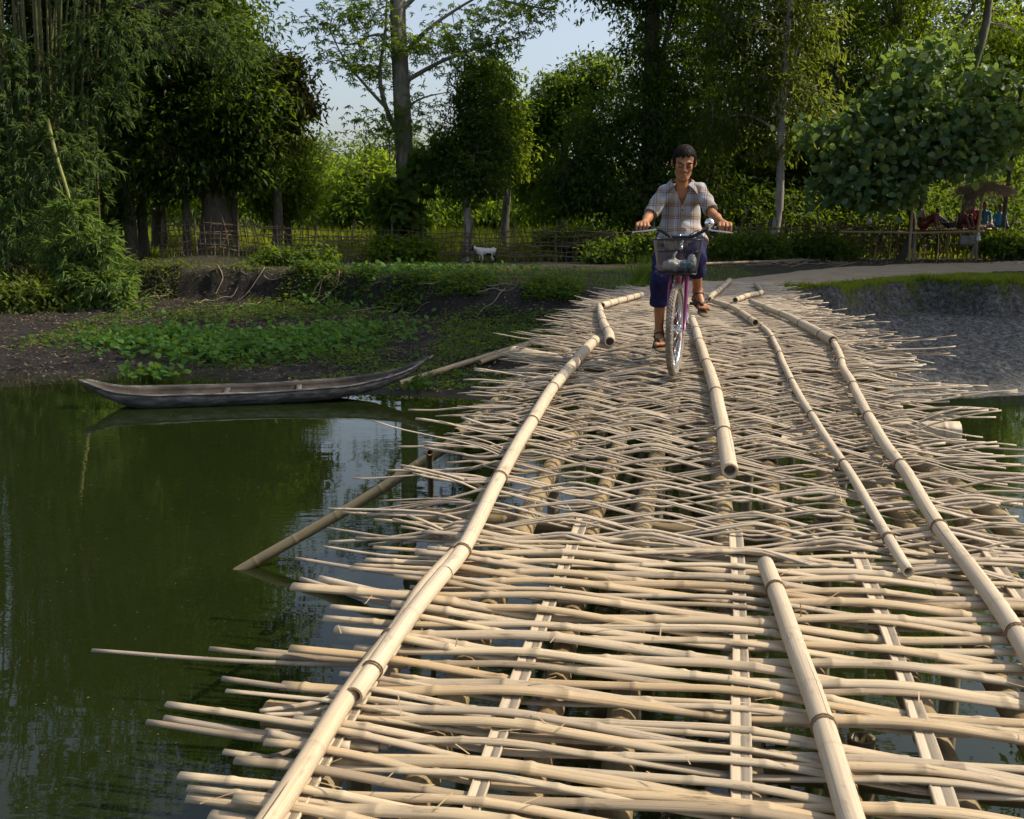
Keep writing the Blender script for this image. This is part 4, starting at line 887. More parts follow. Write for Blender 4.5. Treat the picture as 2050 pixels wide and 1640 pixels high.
blades('meadow_grass', 'sunlit yellow-green meadow seen through the bamboo fence', P, .34, .03, 'lf_meadow', 304, .5)
P = pts(r, 46000, lambda r, n: r.uniform(-20, 14, n), lambda r, n, X: r.uniform(35.5, 46, n), lambda X, Y, r: fbm(X * .35, Y * .35, 3) > -.08)
blades('meadow_grass', 'tall bright weeds farther out in the meadow behind the fence', P, .80, .045, 'lf_meadow', 309, .4)
cl = r.uniform(4.4, 12.5, 95); cy_ = lipf(cl) + r.normal(.07, .06, 95); ix = np.repeat(np.arange(95), 70); X = cl[ix] + r.normal(0, .10, len(ix)); Y = cy_[ix] + r.normal(0, .05, len(ix)); P = np.stack([X, Y, ground_z(X, Y)], -1)
blades('grass', 'overhanging grass clumps along the lip of the right bank', P, .12, .012, 'lf_meadow', 308, .8)
# tall grass tuft behind the bicycle
tp = on_deck(1292, 575, -.05); 
rr_ = r.normal(0, .14, (420, 2)); tb = at_z(1300, 562, 1.2)
P = np.stack([tb[0] + rr_[:, 0] * 1.3, tb[1] + rr_[:, 1], np.zeros(420)], -1); P[:, 2] = ground_z(P[:, 0], P[:, 1])
t_ = blades('grass_tuft', 'tall feathery grass tuft showing beside the bicycle basket', P, .55, .010, 'lf_grass', 305, .35, 'grass'); t_['kind'] = 'thing'
# creeping leaves over the cliff edge, left half
def cover(name, label, n, fx, fy, L, Wd, leaf, seed, kind='diamond', keep=None, hz=.10, cat='ground cover', up=1.0):
    r = np.random.default_rng(seed); P = pts(r, n, fx, fy, keep); n = len(P)
    P[:, 2] += np.abs(r.normal(0, hz, n)); d = nrm(np.concatenate([r.normal(size=(n, 2)), r.normal(0, .35, (n, 1))], 1)); nn = nrm(np.array([0, -.3, up]) + rdir(r, n) * .6)
    V, F = leaf_geo(P, d, nn, L * r.uniform(.6, 1.3, n), Wd * r.uniform(.7, 1.3, n), kind)
    return obj(name, mesh(name, V, F, [M[leaf]], smooth=False), kind='stuff', label=label, cat=cat)
cover('ground_cover', 'creeping leaves trailing over the edge of the left bank', 21000, lambda r, n: r.uniform(-5.5, 3.2, n), lambda r, n, X: lipf(X) + r.uniform(-.8, .5, n), .085, .05, 'lf_mid', 310, keep=lambda X, Y, r: (fbm(X * 1.1 + 2, Y * 1.1, 3) + r.normal(0, .05, len(X)) > .0) & ((np.abs(X - cx(Y)) > 1.25)))
cover('ground_cover', 'patchy creepers on the dark bank under the thick trunk', 9000, lambda r, n: r.uniform(-13, -4, n), lambda r, n, X: lipf(X) + r.uniform(-1.2, .6, n), .09, .05, 'lf_olive', 311, keep=lambda X, Y, r: fbm(X * .9 + 5, Y * .9, 3) > .02)
cover('ground_cover', 'thin weeds on the shaded slope above the boat', 30000, lambda r, n: r.uniform(-9, 1.6, n), lambda r, n, X: np.interp(r.random(n), [0, 1], [0, 1]) * (lipf(X) - 1.5 - bank(X)[1]) + bank(X)[1] + .3, .08, .04, 'lf_mid', 312, keep=lambda X, Y, r: fbm(X * .6 + 11, Y * .6, 3) + r.normal(0, .07, len(X)) + .08 * sstep(-6, -1, X) > .04, hz=.04)
cover('leaf_litter', 'dry leaves and twigs littering the left bank slope', 14000, lambda r, n: r.uniform(-13, 1.0, n), lambda r, n, X: r.random(n) * (lipf(X) + 1.5 - bank(X)[1]) + bank(X)[1] + .2, .09, .03, 'litter', 313, hz=.012)
cover('leaf_litter', 'pale debris specks scattered on the right mud slope', 1400, lambda r, n: r.uniform(4.5, 13, n), lambda r, n, X: r.random(n) * (lipf(X) - bank(X)[1]) + bank(X)[1] + .2, .06, .022, 'litter', 314, hz=.008)
cover('fallen_leaves', 'leaf litter and trash on the ground below the platform', 2200, lambda r, n: r.uniform(3, 16, n), lambda r, n, X: r.uniform(26.5, 29.8, n), .09, .05, 'litter', 315, hz=.01)
# water hyacinth patches
def hyacinth(label, px0, py0, rx, ry, n, seed, z=None, L=.10):
    r = np.random.default_rng(seed); c = at_z(px0, py0, .15 if z is None else z)
    for _ in range(4): c = at_z(px0, py0, max(float(ground_z(c[0], c[1], False)), 0) + .03 if z is None else z)
    q = r.normal(size=(n, 2)) * .5; q *= (1 + .5 * fbm(q[:, 0] * 2 + seed, q[:, 1] * 2, 3))[:, None]
    X, Y = c[0] + q[:, 0] * rx, c[1] + q[:, 1] * ry; P = np.stack([X, Y, np.maximum(ground_z(X, Y), 0) + .02], -1); o = c.copy(); o[2] = P[:, 2].min()
    t = thing('water_hyacinth', label, 'plant', tuple(o)); d = nrm(np.concatenate([r.normal(size=(n, 2)), r.uniform(.1, .8, (n, 1))], 1)); top = P + np.abs(r.normal(0, 1, (n, 1))) * np.array([0, 0, .07]) + np.array([0, 0, .04])
    V, F = leaf_geo(top, d, nrm(np.array([0, -.4, 1]) + rdir(r, n) * .7), L * r.uniform(.6, 1.3, n), L * .9 * r.uniform(.7, 1.2, n), 'round')
    obj('leaves', mesh('leaves', V - o, F, [M['lf_hyacinth']], smooth=False), t)
    V, F = sticks(P - o, top - o, .006, .004); obj('stalks', mesh('stalks', V, F, [M['lf_hyacinth']]), t, kind='stuff')
hyacinth('broad hyacinth mat on the mud above the middle of the boat', 560, 690, 1.9, 1.5, 1100, 401)
hyacinth('hyacinth mat at the foot of the drooping bamboo', 300, 680, 1.1, 1.5, 700, 402)
hyacinth('large dim hyacinth field near the foot of the bank', 800, 640, 2.8, 2.2, 750, 403)
hyacinth('hyacinth strip between boat and bank', 440, 705, 1.1, 1.0, 500, 404)
hyacinth('small floating hyacinth behind the bow of the boat', 310, 757, .45, .35, 130, 405, z=.03)
hyacinth('single bright hyacinth plant floating right of the boat', 835, 785, .12, .12, 26, 406, z=.02, L=.08)
hyacinth('faint hyacinth cluster beside the boat stern', 690, 665, 1.4, 1.2, 260, 407)
r = np.random.default_rng(440); n_ = 900; X = r.uniform(-5, .6, n_); Y = r.uniform(3.0, 13, n_); P = np.stack([X, Y, np.full(n_, .004)], -1); V, F = leaf_geo(P, nrm(np.stack([r.normal(size=n_), r.normal(size=n_), np.zeros(n_)], -1)), np.tile([0, 0, 1.0], (n_, 1)), r.uniform(.006, .028, n_), r.uniform(.004, .010, n_))
obj('floating_debris', mesh('floating_debris', V, F, [M['litter']], smooth=False), kind='stuff', label='tiny specks and leaf bits floating on the river', cat='debris')
# reeds at the left water edge
P = pts(r, 900, lambda r, n: r.uniform(-9.5, -4.2, n), lambda r, n, X: bank(X)[1] + r.normal(.0, .18, n))
blades('reeds', 'yellowish dry reeds along the left water edge', P, .20, .008, 'lf_brown', 306, .5, 'reeds')
# shrubs and fern bushes against the fence
for k_, (px_, py_, Y_, n_, lf, lb) in enumerate([(1330, 480, 28.8, 160, 'lf_dark', 'dark shrub at the fence behind the handlebar'), (1240, 500, 28.6, 150, 'lf_dark', 'dark shrub at the fence left of the boy'), (1500, 485, 28.8, 170, 'lf_mid', 'leafy shrub at the fence right of the boy'), (1650, 490, 29.2, 140, 'lf_dark', 'dark weeds at the fence below the round-leaved tree'), (2030, 480, 29.6, 200, 'lf_mid', 'shrub right of the bamboo platform'), (30, 590, 22.8, 260, 'lf_olive', 'yellow-brown bush at the left edge under the bamboo'),
        (590, 510, 27.4, 110, 'lf_mid', 'small leafy weed clump below the lattice fence'), (1150, 470, 31, 150, 'lf_mid', 'shrub behind the fence right of the goat'), (60, 560, 25.5, 150, 'lf_olive', 'brownish shrub behind the left bush')]):
    c = at_y(px_, py_, Y_)
    shrub('bush', lb, (c[0], Y_), [(c[0], Y_, c[2] - .1, .8, .45, .4), (c[0] + .6, Y_ + .1, c[2] - .2, .6, .4, .35), (c[0] - .6, Y_ + .1, c[2] - .15, .6, .4, .35)], n_, 14, .26, .17, .07, lf, 420 + k_, droop=.4)
# roots and dead branches on the left bank
r = np.random.default_rng(430)
for k_ in range(34):
    X = r.uniform(-11, 0); Y = float(lipf(np.array([X]))[0]) - r.uniform(-.2, 1.0); z = float(ground_z(X, Y)) + .03
    P = [(X, Y, z + .05)]; a = r.uniform(-2.6, -.5) 
    for q in range(4): P.append((P[-1][0] + math.cos(a) * .22, P[-1][1] - .12, 0)); a += r.normal(0, .5)
    P = np.array(P); P[1:, 2] = ground_z(P[1:, 0], P[1:, 1]) + r.uniform(0, .12, 4)
    MB().tube(resample(P, 9), np.linspace(.014, .005, 9) * r.uniform(.7, 1.5), 5).build('dead_branch', M['dead'], label='dry root or branch lying against the dark left bank', cat='branch', group='roots and branches on the left bank')

# ------------------------------------------------------------------ bamboo lattice fence on the far bank
def fence(label, seg, n_p, rails, h, seed, gap=None):
    r = np.random.default_rng(seed); seg = np.array(seg, float)
    Q = resample(seg, 200); L = np.concatenate([[0], np.cumsum(np.linalg.norm(np.diff(Q, axis=0), axis=1))])
    at = lambda t: np.array([np.interp(t * L[-1], L, Q[:, 0]), np.interp(t * L[-1], L, Q[:, 1])])
    o = np.array([*at(.5), 0]); o[2] = float(ground_z(o[0], o[1])); t = thing('bamboo_fence', label, 'fence', tuple(o))
    for k in range(n_p):
        u = (k + r.uniform(.15, .85)) / n_p; p = at(u); z = float(ground_z(p[0], p[1])) - .1; big = k % 9 == 0
        hh = h * r.uniform(.82, 1.25) * (1.15 if big else 1); P = np.array([[p[0], p[1], z], [p[0] + r.normal(0, .03), p[1] + r.normal(0, .03), z + hh * .5], [p[0] + r.normal(0, .07), p[1] + r.normal(0, .05), z + hh]])
        MB().tube(resample(P, 5) - o, np.linspace(.032 if big else .018, .026 if big else .014, 5), 5).build('picket', M['fence'], t)
    for k in range(rails):
        z0 = h * (.12 + .82 * (k % 6 + r.random() * .6) / 6); u0 = r.uniform(-.02, .7); u1 = min(1.0, u0 + r.uniform(.2, .45)); P = []
        if k < 6: u0, u1 = 0, 1
        off = r.choice([-.03, .03])
        for u in np.linspace(max(u0, 0), u1, 14): p = at(u); P.append([p[0], p[1] + off, float(ground_z(p[0], p[1])) + z0 + r.normal(0, .035)])
        MB().tube(resample(P, 40) - o, .016 * r.uniform(.7, 1.3), 5).build('fence_rail', M['fence'], t)
f = lambda px, Y: XY(px, Y)
fence('woven bamboo lattice fence in front of the sunlit meadow on the left', [f(330, 29.6), f(420, 29.4), f(560, 30.2), f(700, 30.4), f(850, 30.8)], 62, 13, 1.05, 501)
fence('tangled bamboo fence behind the goat', [f(850, 30.8), f(950, 31), f(1050, 30.8), f(1190, 30.2), f(1300, 29.9)], 46, 15, 1.05, 502)
fence('dark brushy bamboo fence right of the boy', [f(1300, 29.9), f(1450, 29.8), f(1600, 30.2), f(1760, 30.6), f(1880, 31)], 66, 17, 1.15, 503)
fence('shadowed bamboo fence at the right edge behind the platform', [f(1880, 31), f(1980, 31.2), f(2120, 31.4)], 26, 8, 1.3, 504)
def loose_pole(name, label, p0, p1, r0, r1, mt, seed, cat='pole', sag=0):
    (V, F4, F3, uv, C), *_ = pole_geo([p0, (np.array(p0) + p1) / 2 - np.array([0, 0, sag]), p1], r0, r1, .4, 9, .02, r=np.random.default_rng(seed)); o = (np.array(p0) + p1) / 2
    return obj(name, mesh(name, V - o, [F4, F3], [M[mt]], uv, C), None, label, cat, loc=tuple(o))
def on_ground(px, py, dz=.0):
    z = .5
    for _ in range(30): p = at_z(px, py, z); z = .7 * z + .3 * (max(float(ground_z(p[0], p[1])), 0) + dz)
    return at_z(px, py, z)
M['pole_dim'] = bamboo_mat('old_bamboo', [(.36, .28, .17), (.30, .24, .16)], .7)
loose_pole('bamboo_pole', 'long bamboo pole lying down the mud beside the boat stern, upper of two', on_ground(800, 768, .06), on_ground(1075, 682, .12), .045, .04, 'pole_dim', 511)
loose_pole('bamboo_pole', 'second bamboo pole lying just below the long one on the mud', on_ground(960, 726, .05), on_ground(1062, 690, .08), .04, .035, 'pole_dim', 512)
loose_pole('bamboo_pole', 'bamboo pole lying on the ground right of the boy at the grass edge', on_ground(1395, 529, .05), on_ground(1730, 517, .05), .045, .035, 'pole_dim', 513)
r = np.random.default_rng(520)
for k_ in range(26):
    c = on_ground(1610 + r.normal(0, 45), 525 + r.normal(0, 5), .05); a = r.uniform(-.5, .5); l_ = r.uniform(.3, .9); d = np.array([math.cos(a), math.sin(a), r.normal(0, .15)]) * l_ / 2
    MB().tube(np.array([c - d, c + r.normal(0, .03, 3), c + d]), [.014, .012, .007], 5).build('driftwood_stick', M['dead'], label='dry stick in the driftwood heap by the path', cat='stick', group='driftwood heap by the path')
# blue plastic scrap
def crumple(name, label, cat, c, size, mt, seed):
    r = np.random.default_rng(seed); n = 9; g = np.linspace(-1, 1, n); X, Y = np.meshgrid(g, g); Z = .5 * fbm(X * 1.5 + seed, Y * 1.5, 3) + .35 * (1 - X ** 2) * (1 - Y ** 2)
    V = np.stack([X * size[0], Y * size[1], np.abs(Z) * size[2] * 2 + .01], -1).reshape(-1, 3); i = (np.arange(n - 1)[:, None] * n + np.arange(n - 1)).ravel()
    return obj(name, mesh(name, V, np.stack([i, i + 1, i + n + 1, i + n], -1), [mt], smooth=False), None, label, cat, loc=tuple(c))
M['blue'] = plain('blue_plastic', (.10, .28, .55), .4, .2); M['dkplastic'] = plain('dark_plastic', (.02, .02, .025), .5, .2); M['whiteplastic'] = plain('white_plastic', (.60, .62, .62), .35, .12)
crumple('plastic_scrap', 'small crumpled blue plastic scrap on the grass left of the goat', 'litter', on_ground(930, 537, .01), (.10, .07, .06), M['blue'], 3)
crumple('plastic_scrap', 'flattened dark bag on the path edge before the platform', 'litter', on_ground(1862, 523, .01), (.30, .12, .06), M['dkplastic'], 4)

# ------------------------------------------------------------------ signed distance bodies
class SDF:
    def __init__(s, lo, hi, h):
        s.h = h; s.lo = np.array(lo, float); s.n = np.ceil((np.array(hi) - s.lo) / h).astype(int) + 1; s.F = np.full(s.n, .25, np.float32)
    def region(s, a, b):
        i0 = np.clip(np.floor((np.array(a) - s.lo) / s.h).astype(int), 0, s.n - 1); i1 = np.clip(np.ceil((np.array(b) - s.lo) / s.h).astype(int) + 1, 1, s.n)
        sl = tuple(slice(int(x), int(max(y, x + 1))) for x, y in zip(i0, i1)); ax = [s.lo[k] + s.h * np.arange(sl[k].start, sl[k].stop) for k in range(3)]
        return sl, np.stack(np.meshgrid(*ax, indexing='ij'), -1)
    def blend(s, sl, d, k):
        f = s.F[sl]
        if k > 0:
            hh = np.clip(.5 + .5 * (f - d) / k, 0, 1); s.F[sl] = f * (1 - hh) + d * hh - k * hh * (1 - hh)
        else: s.F[sl] = np.minimum(f, d)
    def cone(s, a, b, ra, rb, k=.02):
        a = np.array(a, float); b = np.array(b, float); m = max(ra, rb) + k + 3 * s.h
        sl, P = s.region(np.minimum(a, b) - m, np.maximum(a, b) + m); ab = b - a
        t = np.clip(((P - a) @ ab) / max(ab @ ab, 1e-9), 0, 1); s.blend(sl, np.linalg.norm(P - a - t[..., None] * ab, axis=-1) - (ra + (rb - ra) * t), k); return s
    def ell(s, c, r, k=.02, R=None, cut=False):
        c = np.array(c, float); r = np.array(r, float); m = r.max() + k + 3 * s.h; sl, P = s.region(c - m, c + m); q = P - c
        if R is not None: q = q @ np.asarray(R)
        k0 = np.linalg.norm(q / r, axis=-1); k1 = np.maximum(np.linalg.norm(q / r ** 2, axis=-1), 1e-6); d = k0 * (k0 - 1) / k1
        if cut: s.F[sl] = np.maximum(s.F[sl], -d)
        else: s.blend(sl, d, k)
        return s
    def box(s, c, hsz, rr=.01, k=.01, R=None, cut=False):
        c = np.array(c, float); hsz = np.array(hsz, float); m = np.linalg.norm(hsz) + k + rr + 3 * s.h; sl, P = s.region(c - m, c + m); q = P - c
        if R is not None: q = q @ np.asarray(R)
        q = np.abs(q) - (hsz - rr); d = np.linalg.norm(np.maximum(q, 0), axis=-1) + np.minimum(q.max(-1), 0) - rr
        if cut: s.F[sl] = np.maximum(s.F[sl], -d)
        else: s.blend(sl, d, k)
        return s
    def chain(s, pts, rad, k=.02):
        for i in range(len(pts) - 1): s.cone(pts[i], pts[i + 1], rad[i], rad[i + 1], k)
        return s
    def grid(s):
        ax = [s.lo[k] + s.h * np.arange(s.n[k]) for k in range(3)]; return np.meshgrid(*ax, indexing='ij', sparse=True)
    def mesh(s):
        F = s.F; F[0] = F[-1] = .1; F[:, 0] = F[:, -1] = .1; F[:, :, 0] = F[:, :, -1] = .1
        I = F < 0; nx, ny, nz = F.shape
        cnt = np.zeros((nx - 1, ny - 1, nz - 1), np.int8)
        for dx in (0, 1):
            for dy in (0, 1):
                for dz in (0, 1): cnt += I[dx:nx - 1 + dx, dy:ny - 1 + dy, dz:nz - 1 + dz]
        act = np.argwhere((cnt > 0) & (cnt < 8)); idx = -np.ones(cnt.shape, np.int32); idx[tuple(act.T)] = np.arange(len(act))
        S = np.zeros((len(act), 3)); W = np.zeros(len(act))
        for a in range(3):
            e = np.eye(3, dtype=int)[a]; o1, o2 = [np.eye(3, dtype=int)[q] for q in range(3) if q != a]
            for u in (0, 1):
                for v in (0, 1):
                    p = act + o1 * u + o2 * v; q = p + e; f0 = F[tuple(p.T)]; f1 = F[tuple(q.T)]; m = (f0 < 0) != (f1 < 0)
                    t = np.where(m, f0 / np.where(m, f0 - f1, 1), 0); S += np.where(m[:, None], p + t[:, None] * e, 0); W += m
        V = s.lo + s.h * (S / W[:, None]); Q = []
        for a in range(3):
            b, c = (a + 1) % 3, (a + 2) % 3
            A = I.take(range(I.shape[a] - 1), a); B = I.take(range(1, I.shape[a]), a)
            p = np.argwhere(A != B); ok = (p[:, b] > 0) & (p[:, c] > 0) & (p[:, b] < I.shape[b] - 1) & (p[:, c] < I.shape[c] - 1); p = p[ok]
            eb, ec = np.eye(3, dtype=int)[b], np.eye(3, dtype=int)[c]
            g = lambda x: idx[tuple(x.T)]
            q = np.stack([g(p - eb - ec), g(p - ec), g(p), g(p - eb)], -1); fl = I[tuple(p.T)]
            Q.append(np.where(fl[:, None], q, q[:, ::-1]))
        return V, np.concatenate(Q)
def rotz(p, a, c=(0, 0)):
    p = np.array(p, float); x, y = p[..., 0] - c[0], p[..., 1] - c[1]; q = p.copy(); q[..., 0] = c[0] + x * math.cos(a) - y * math.sin(a); q[..., 1] = c[1] + x * math.sin(a) + y * math.cos(a); return q
def Rm(ax, a): return np.array(Matrix.Rotation(a, 3, ax))
def tonemat(name, rough=.6, spec=.35, sss=0.0, bump=0.0, bscale=200):
    m, n, l, p = newmat(name); at = n.new('ShaderNodeVertexColor'); at.layer_name = 'tone'
    tc = n.new('ShaderNodeTexCoord'); nz = n.new('ShaderNodeTexNoise'); nz.inputs['Scale'].default_value = 35; nz.inputs['Detail'].default_value = 4; l.new(tc.outputs['Object'], nz.inputs['Vector'])
    rp = ramp(n, [(.3, (.86, .84, .82)), (.7, (1.08, 1.06, 1.04))]); l.new(nz.outputs['Fac'], rp.inputs['Fac'])
    mx = n.new('ShaderNodeMix'); mx.data_type = 'RGBA'; mx.blend_type = 'MULTIPLY'; mx.inputs['Factor'].default_value = 1; l.new(at.outputs['Color'], mx.inputs['A']); l.new(rp.outputs['Color'], mx.inputs['B'])
    l.new(mx.outputs['Result'], p.inputs['Base Color']); p.inputs['Roughness'].default_value = rough; p.inputs['Specular IOR Level'].default_value = spec
    if sss: p.inputs['Subsurface Weight'].default_value = sss; p.inputs['Subsurface Radius'].default_value = (.012, .005, .003); p.inputs['Subsurface Scale'].default_value = .5
    return m
M['skin'] = tonemat('skin', .48, .4, .12); M['fur'] = tonemat('fur', .9, .1)
def cloth(name, c, var=.2): return plain(name, c, .9, var, 18, bump=.25, bscale=90, spec=.1)

# ------------------------------------------------------------------ bicycle
CON = on_deck(1352, 752, .03); HEAD = math.radians(-9.5); STEER = math.radians(-8)
bike = thing('bicycle', 'purple city bicycle with a black mesh front basket ridden on the bridge', 'bicycle', tuple(CON), HEAD)
def ST(p): return rotz(p, STEER, (0, .06))
M['tyre'] = plain('tyre_rubber', (.22, .19, .15), .9, .3, 30, bump=.6, bscale=120); M['rim'] = plain('rim_metal', (.55, .56, .60), .28, .1, 20, metal=.9); M['purple'] = plain('purple_paint', (.20, .012, .10), .3, .15, 10, spec=.6)
M['black'] = plain('black_paint', (.012, .013, .018), .35, .2); M['chrome'] = plain('chrome', (.72, .73, .75), .15, .05, 20, metal=1.0); M['grip'] = plain('grip_rubber', (.03, .03, .033), .7, .2); M['orange'] = plain('orange_reflector', (.75, .22, .02), .3, .1)
RW = .30
def wheel(y0, f):
    t_ = obj('wheel', None, bike); a = np.linspace(0, 2 * PI, 49)
    ring = lambda R, x=0.0: f(np.stack([np.full(49, x), y0 + np.sin(a) * R, RW + np.cos(a) * R], -1))
    def torus(R, rr, k, x=0.0):
        P = ring(R, x)[:-1]; n = len(P); aa = a[:-1]; b = np.arange(k) * 2 * PI / k
        rad = f(np.stack([np.zeros(n), np.sin(aa), np.cos(aa)], -1)) - f(np.zeros(3)); lat = f(np.array([1.0, 0, 0])) - f(np.zeros(3))
        V = P[:, None] + np.cos(b)[None, :, None] * rad[:, None] * rr + np.sin(b)[None, :, None] * lat * rr
        i = np.arange(n)[:, None]; j = np.arange(k)[None]; q = lambda x_, y_: (x_ % n) * k + y_ % k
        return V.reshape(-1, 3), np.stack([q(i, j), q(i, j + 1), q(i + 1, j + 1), q(i + 1, j)], -1).reshape(-1, 4)
    mb = MB(); mb.add(*torus(RW - .023, .023, 12))
    for k in range(72):      # tread knobs
        an = k * 2 * PI / 72
        for sx in (-.011, 0, .011):
            R = np.array(Matrix.Rotation(-an + (.04 if sx else 0), 3, 'X')); c = np.array([sx, y0 + math.sin(an + (.043 if sx == 0 else 0)) * (RW - .0035), RW + math.cos(an + (.043 if sx == 0 else 0)) * (RW - .0035)])
            m2 = MB().box(c, (.007, .013, .008), R); mb.add(f(np.concatenate(m2.V)), np.concatenate(m2.F4))
    ty = mb.build('tyre', M['tyre'], t_)
    mb = MB(); V, F = torus(RW - .052, .011, 8); mb.add(V, F); mb.build('rim', M['rim'], t_)
    mb = MB()
    for k in range(28):
        an = k * 2 * PI / 28; sx = .03 if k % 2 else -.03; an2 = an + (.9 if (k // 2) % 2 else -.9)
        mb.tube(f(np.array([[sx, y0 + math.sin(an2) * .022, RW + math.cos(an2) * .022], [0, y0 + math.sin(an) * (RW - .055), RW + math.cos(an) * (RW - .055)]])), .0014, 4)
    mb.build('spokes', M['chrome'], t_)
    MB().tube(f(np.array([[-.05, y0, RW], [-.03, y0, RW], [.03, y0, RW], [.05, y0, RW]])), [.009, .02, .02, .009], 10).build('hub', M['chrome'], t_)
    MB().box(f(np.array([.012, y0 + .13, RW - .06])), (.012, .07, .04)).build('reflector', M['orange'], t_)
    return t_
wheel(0, ST); wheel(1.0, lambda p: np.array(p, float))
def bt(name, P, rr, mt, k=10, st=False, n=None, parent=None):
    P = np.array(P, float); P = resample(P, n) if n else P; P = ST(P) if st else P
    return MB().tube(P, rr, k).build(name, M[mt], parent or bike)
# fork and head
for sx in (-1, 1): bt('fork_blade', [(sx * .055, .0, .30), (sx * .055, .02, .42), (sx * .054, .07, .58), (sx * .045, .10, .645)], [.009, .011, .014, .016], 'purple', st=True)
bt('fork_crown', [(-.05, .10, .65), (0, .105, .66), (.05, .10, .65)], .016, 'purple', st=True)
bt('head_tube', [(0, .108, .66), (0, .15, .80)], .019, 'purple'); bt('stem', [(0, .15, .80), (0, .175, .895), (0, .15, .905)], .012, 'chrome', st=True)
bt('down_tube', [(0, .115, .69), (0, .34, .45), (0, .56, .28)], .018, 'purple', n=10); bt('top_tube', [(0, .14, .77), (0, .40, .58), (0, .66, .50)], .015, 'purple', n=10)
bt('seat_tube', [(0, .56, .27), (0, .70, .62), (0, .73, .74)], .015, 'purple')
for sx in (-1, 1): bt('chain_stay', [(sx * .02, .56, .27), (sx * .05, 1.0, .30)], .009, 'purple'); bt('seat_stay', [(sx * .015, .69, .60), (sx * .05, 1.0, .30)], .008, 'purple')
s_ = SDF((-.14, .6, .68), (.14, 1.0, .84), .008); s_.ell((0, .84, .765), (.095, .09, .028)).cone((0, .68, .765), (0, .80, .77), .022, .05, .03); V, F = s_.mesh(); obj('saddle', mesh('saddle', V, F, [M['black']]), bike)
# brake caliper
mb = MB()
for sx in (-1, 1): mb.tube(ST(resample([(sx * .012, .055, .685), (sx * .036, .045, .665), (sx * .034, .03, .62), (sx * .028, .02, .60)], 9)), .007, 6)
mb.box(ST(np.array([0, .06, .685])), (.03, .03, .022)); mb.build('brake_caliper', M['black'], bike)
# handlebar
GX_, GYh, GZh = .262, .205, .945
bar = [(-.31, GYh + .01, GZh), (-.20, GYh - .02, GZh), (-.14, .165, .93), (-.07, .14, .895), (0, .15, .89), (.07, .14, .895), (.14, .165, .93), (.20, GYh - .02, GZh), (.31, GYh + .01, GZh)]
hb = bt('handlebar', bar, .0115, 'black', st=True, n=40)
for sx in (-1, 1):
    bt('grip', [(sx * .20, GYh - .02, GZh), (sx * .322, GYh + .012, GZh)], .0165, 'grip', st=True)
    bt('brake_lever', [(sx * .17, GYh - .04, GZh - .005), (sx * .20, GYh - .075, GZh - .012), (sx * .30, GYh - .06, GZh - .022), (sx * .325, GYh - .05, GZh - .026)], [.008, .006, .0045, .005], 'chrome', st=True, k=6)
    bt('brake_cable', [(sx * .17, GYh - .05, GZh), (sx * .10, .06, .93), (sx * .04, .04, .87), (0, .06, .72)], .003, 'black', st=True, k=5, n=16)
bc = ST(np.array([.175, GYh - .055, GZh + .035])); s_ = SDF(bc - .05, bc + .05, .004); s_.ell(bc, (.031, .021, .031)); V, F = s_.mesh()
bell = obj('bell', mesh('bell', V, F, [M['chrome']]), bike); MB().tube(bc + np.array([[0, -.018, 0], [0, -.028, 0]]), .006, 8).build('bell_cap', M['black'], bell); bt('bell_clamp', [(.175, GYh - .03, GZh), (.175, GYh - .05, GZh + .02)], .007, 'chrome', st=True, k=6)
# cranks, chainring, pedals
bt('crank_arm', [(-.06, .56, .27), (-.075, .52, .125)], .010, 'chrome'); bt('crank_arm', [(.06, .56, .27), (.075, .60, .415)], .010, 'chrome'); bt('bottom_bracket', [(-.06, .56, .27), (.06, .56, .27)], .014, 'chrome')
mb = MB(); mb.tube([(-.052, .56, .27), (-.048, .56, .27)], .085, 28); mb.build('chainring', M['black'], bike)
PR, PL = np.array([-.125, .515, .118]), np.array([.125, .60, .42])
for p in (PR, PL): mb = MB(); mb.box(p, (.085, .07, .016)); mb.build('pedal', M['grip'], bike, smooth=False)
# basket: black wire mesh, open top
def basket():
    T0, B0_, zt, zb = (.155, .105), (.120, .075), .868, .665; cyy = -.005
    def P(u, z):    # u around, superellipse
        w = (z - zb) / (zt - zb); ax = B0_[0] + (T0[0] - B0_[0]) * w; ay = B0_[1] + (T0[1] - B0_[1]) * w
        c, s2 = math.cos(u), math.sin(u); e = .45
        return np.array([math.copysign(abs(c) ** e, c) * ax, cyy + math.copysign(abs(s2) ** e, s2) * ay, z + (.012 * w * (-math.copysign(1, c) * 0 + 1))])
    per = [P(u, zt) for u in np.linspace(0, 2 * PI, 400)]; d = np.concatenate([[0], np.cumsum(np.linalg.norm(np.diff(per, axis=0), axis=1))]); us = np.interp(np.linspace(0, d[-1], 85)[:-1], d, np.linspace(0, 2 * PI, 400))
    ba = obj('basket', None, bike)
    mb = MB(); n = len(us); zz = np.linspace(zb, zt, 19); G = np.array([[P(u, z) for z in zz] for u in us])
    A, B_ = [], []
    for i in range(n):
        for j in range(18):
            A.append(G[i, j]); B_.append(G[(i + 1) % n, j + 1]); A.append(G[(i + 1) % n, j]); B_.append(G[i, j + 1])
    V, F = sticks(ST(np.array(A)), ST(np.array(B_)), .0009, .0009); obj('mesh_wall', mesh('mesh_wall', V, F, [M['black']]), ba)
    for z, rr in ((zt, .0042), (.80, .0024), (zb, .004)):
        ring = ST(np.array([P(u, z) for u in np.linspace(0, 2 * PI, 61)])); MB().tube(ring, rr, 6, False).build('hoop', M['black'], ba)
    x, y = B0_[0] * .97, B0_[1] * .97; MB().box(ST(np.array([0, cyy, zb - .004])), (2 * x, 2 * y, .006)).build('tray', M['black'], ba)
    MB().tube(ST(np.array([(0, cyy, zb - .01), (0, .06, .64), (0, .10, .66)])), .006, 6).build('stay', M['black'], ba)
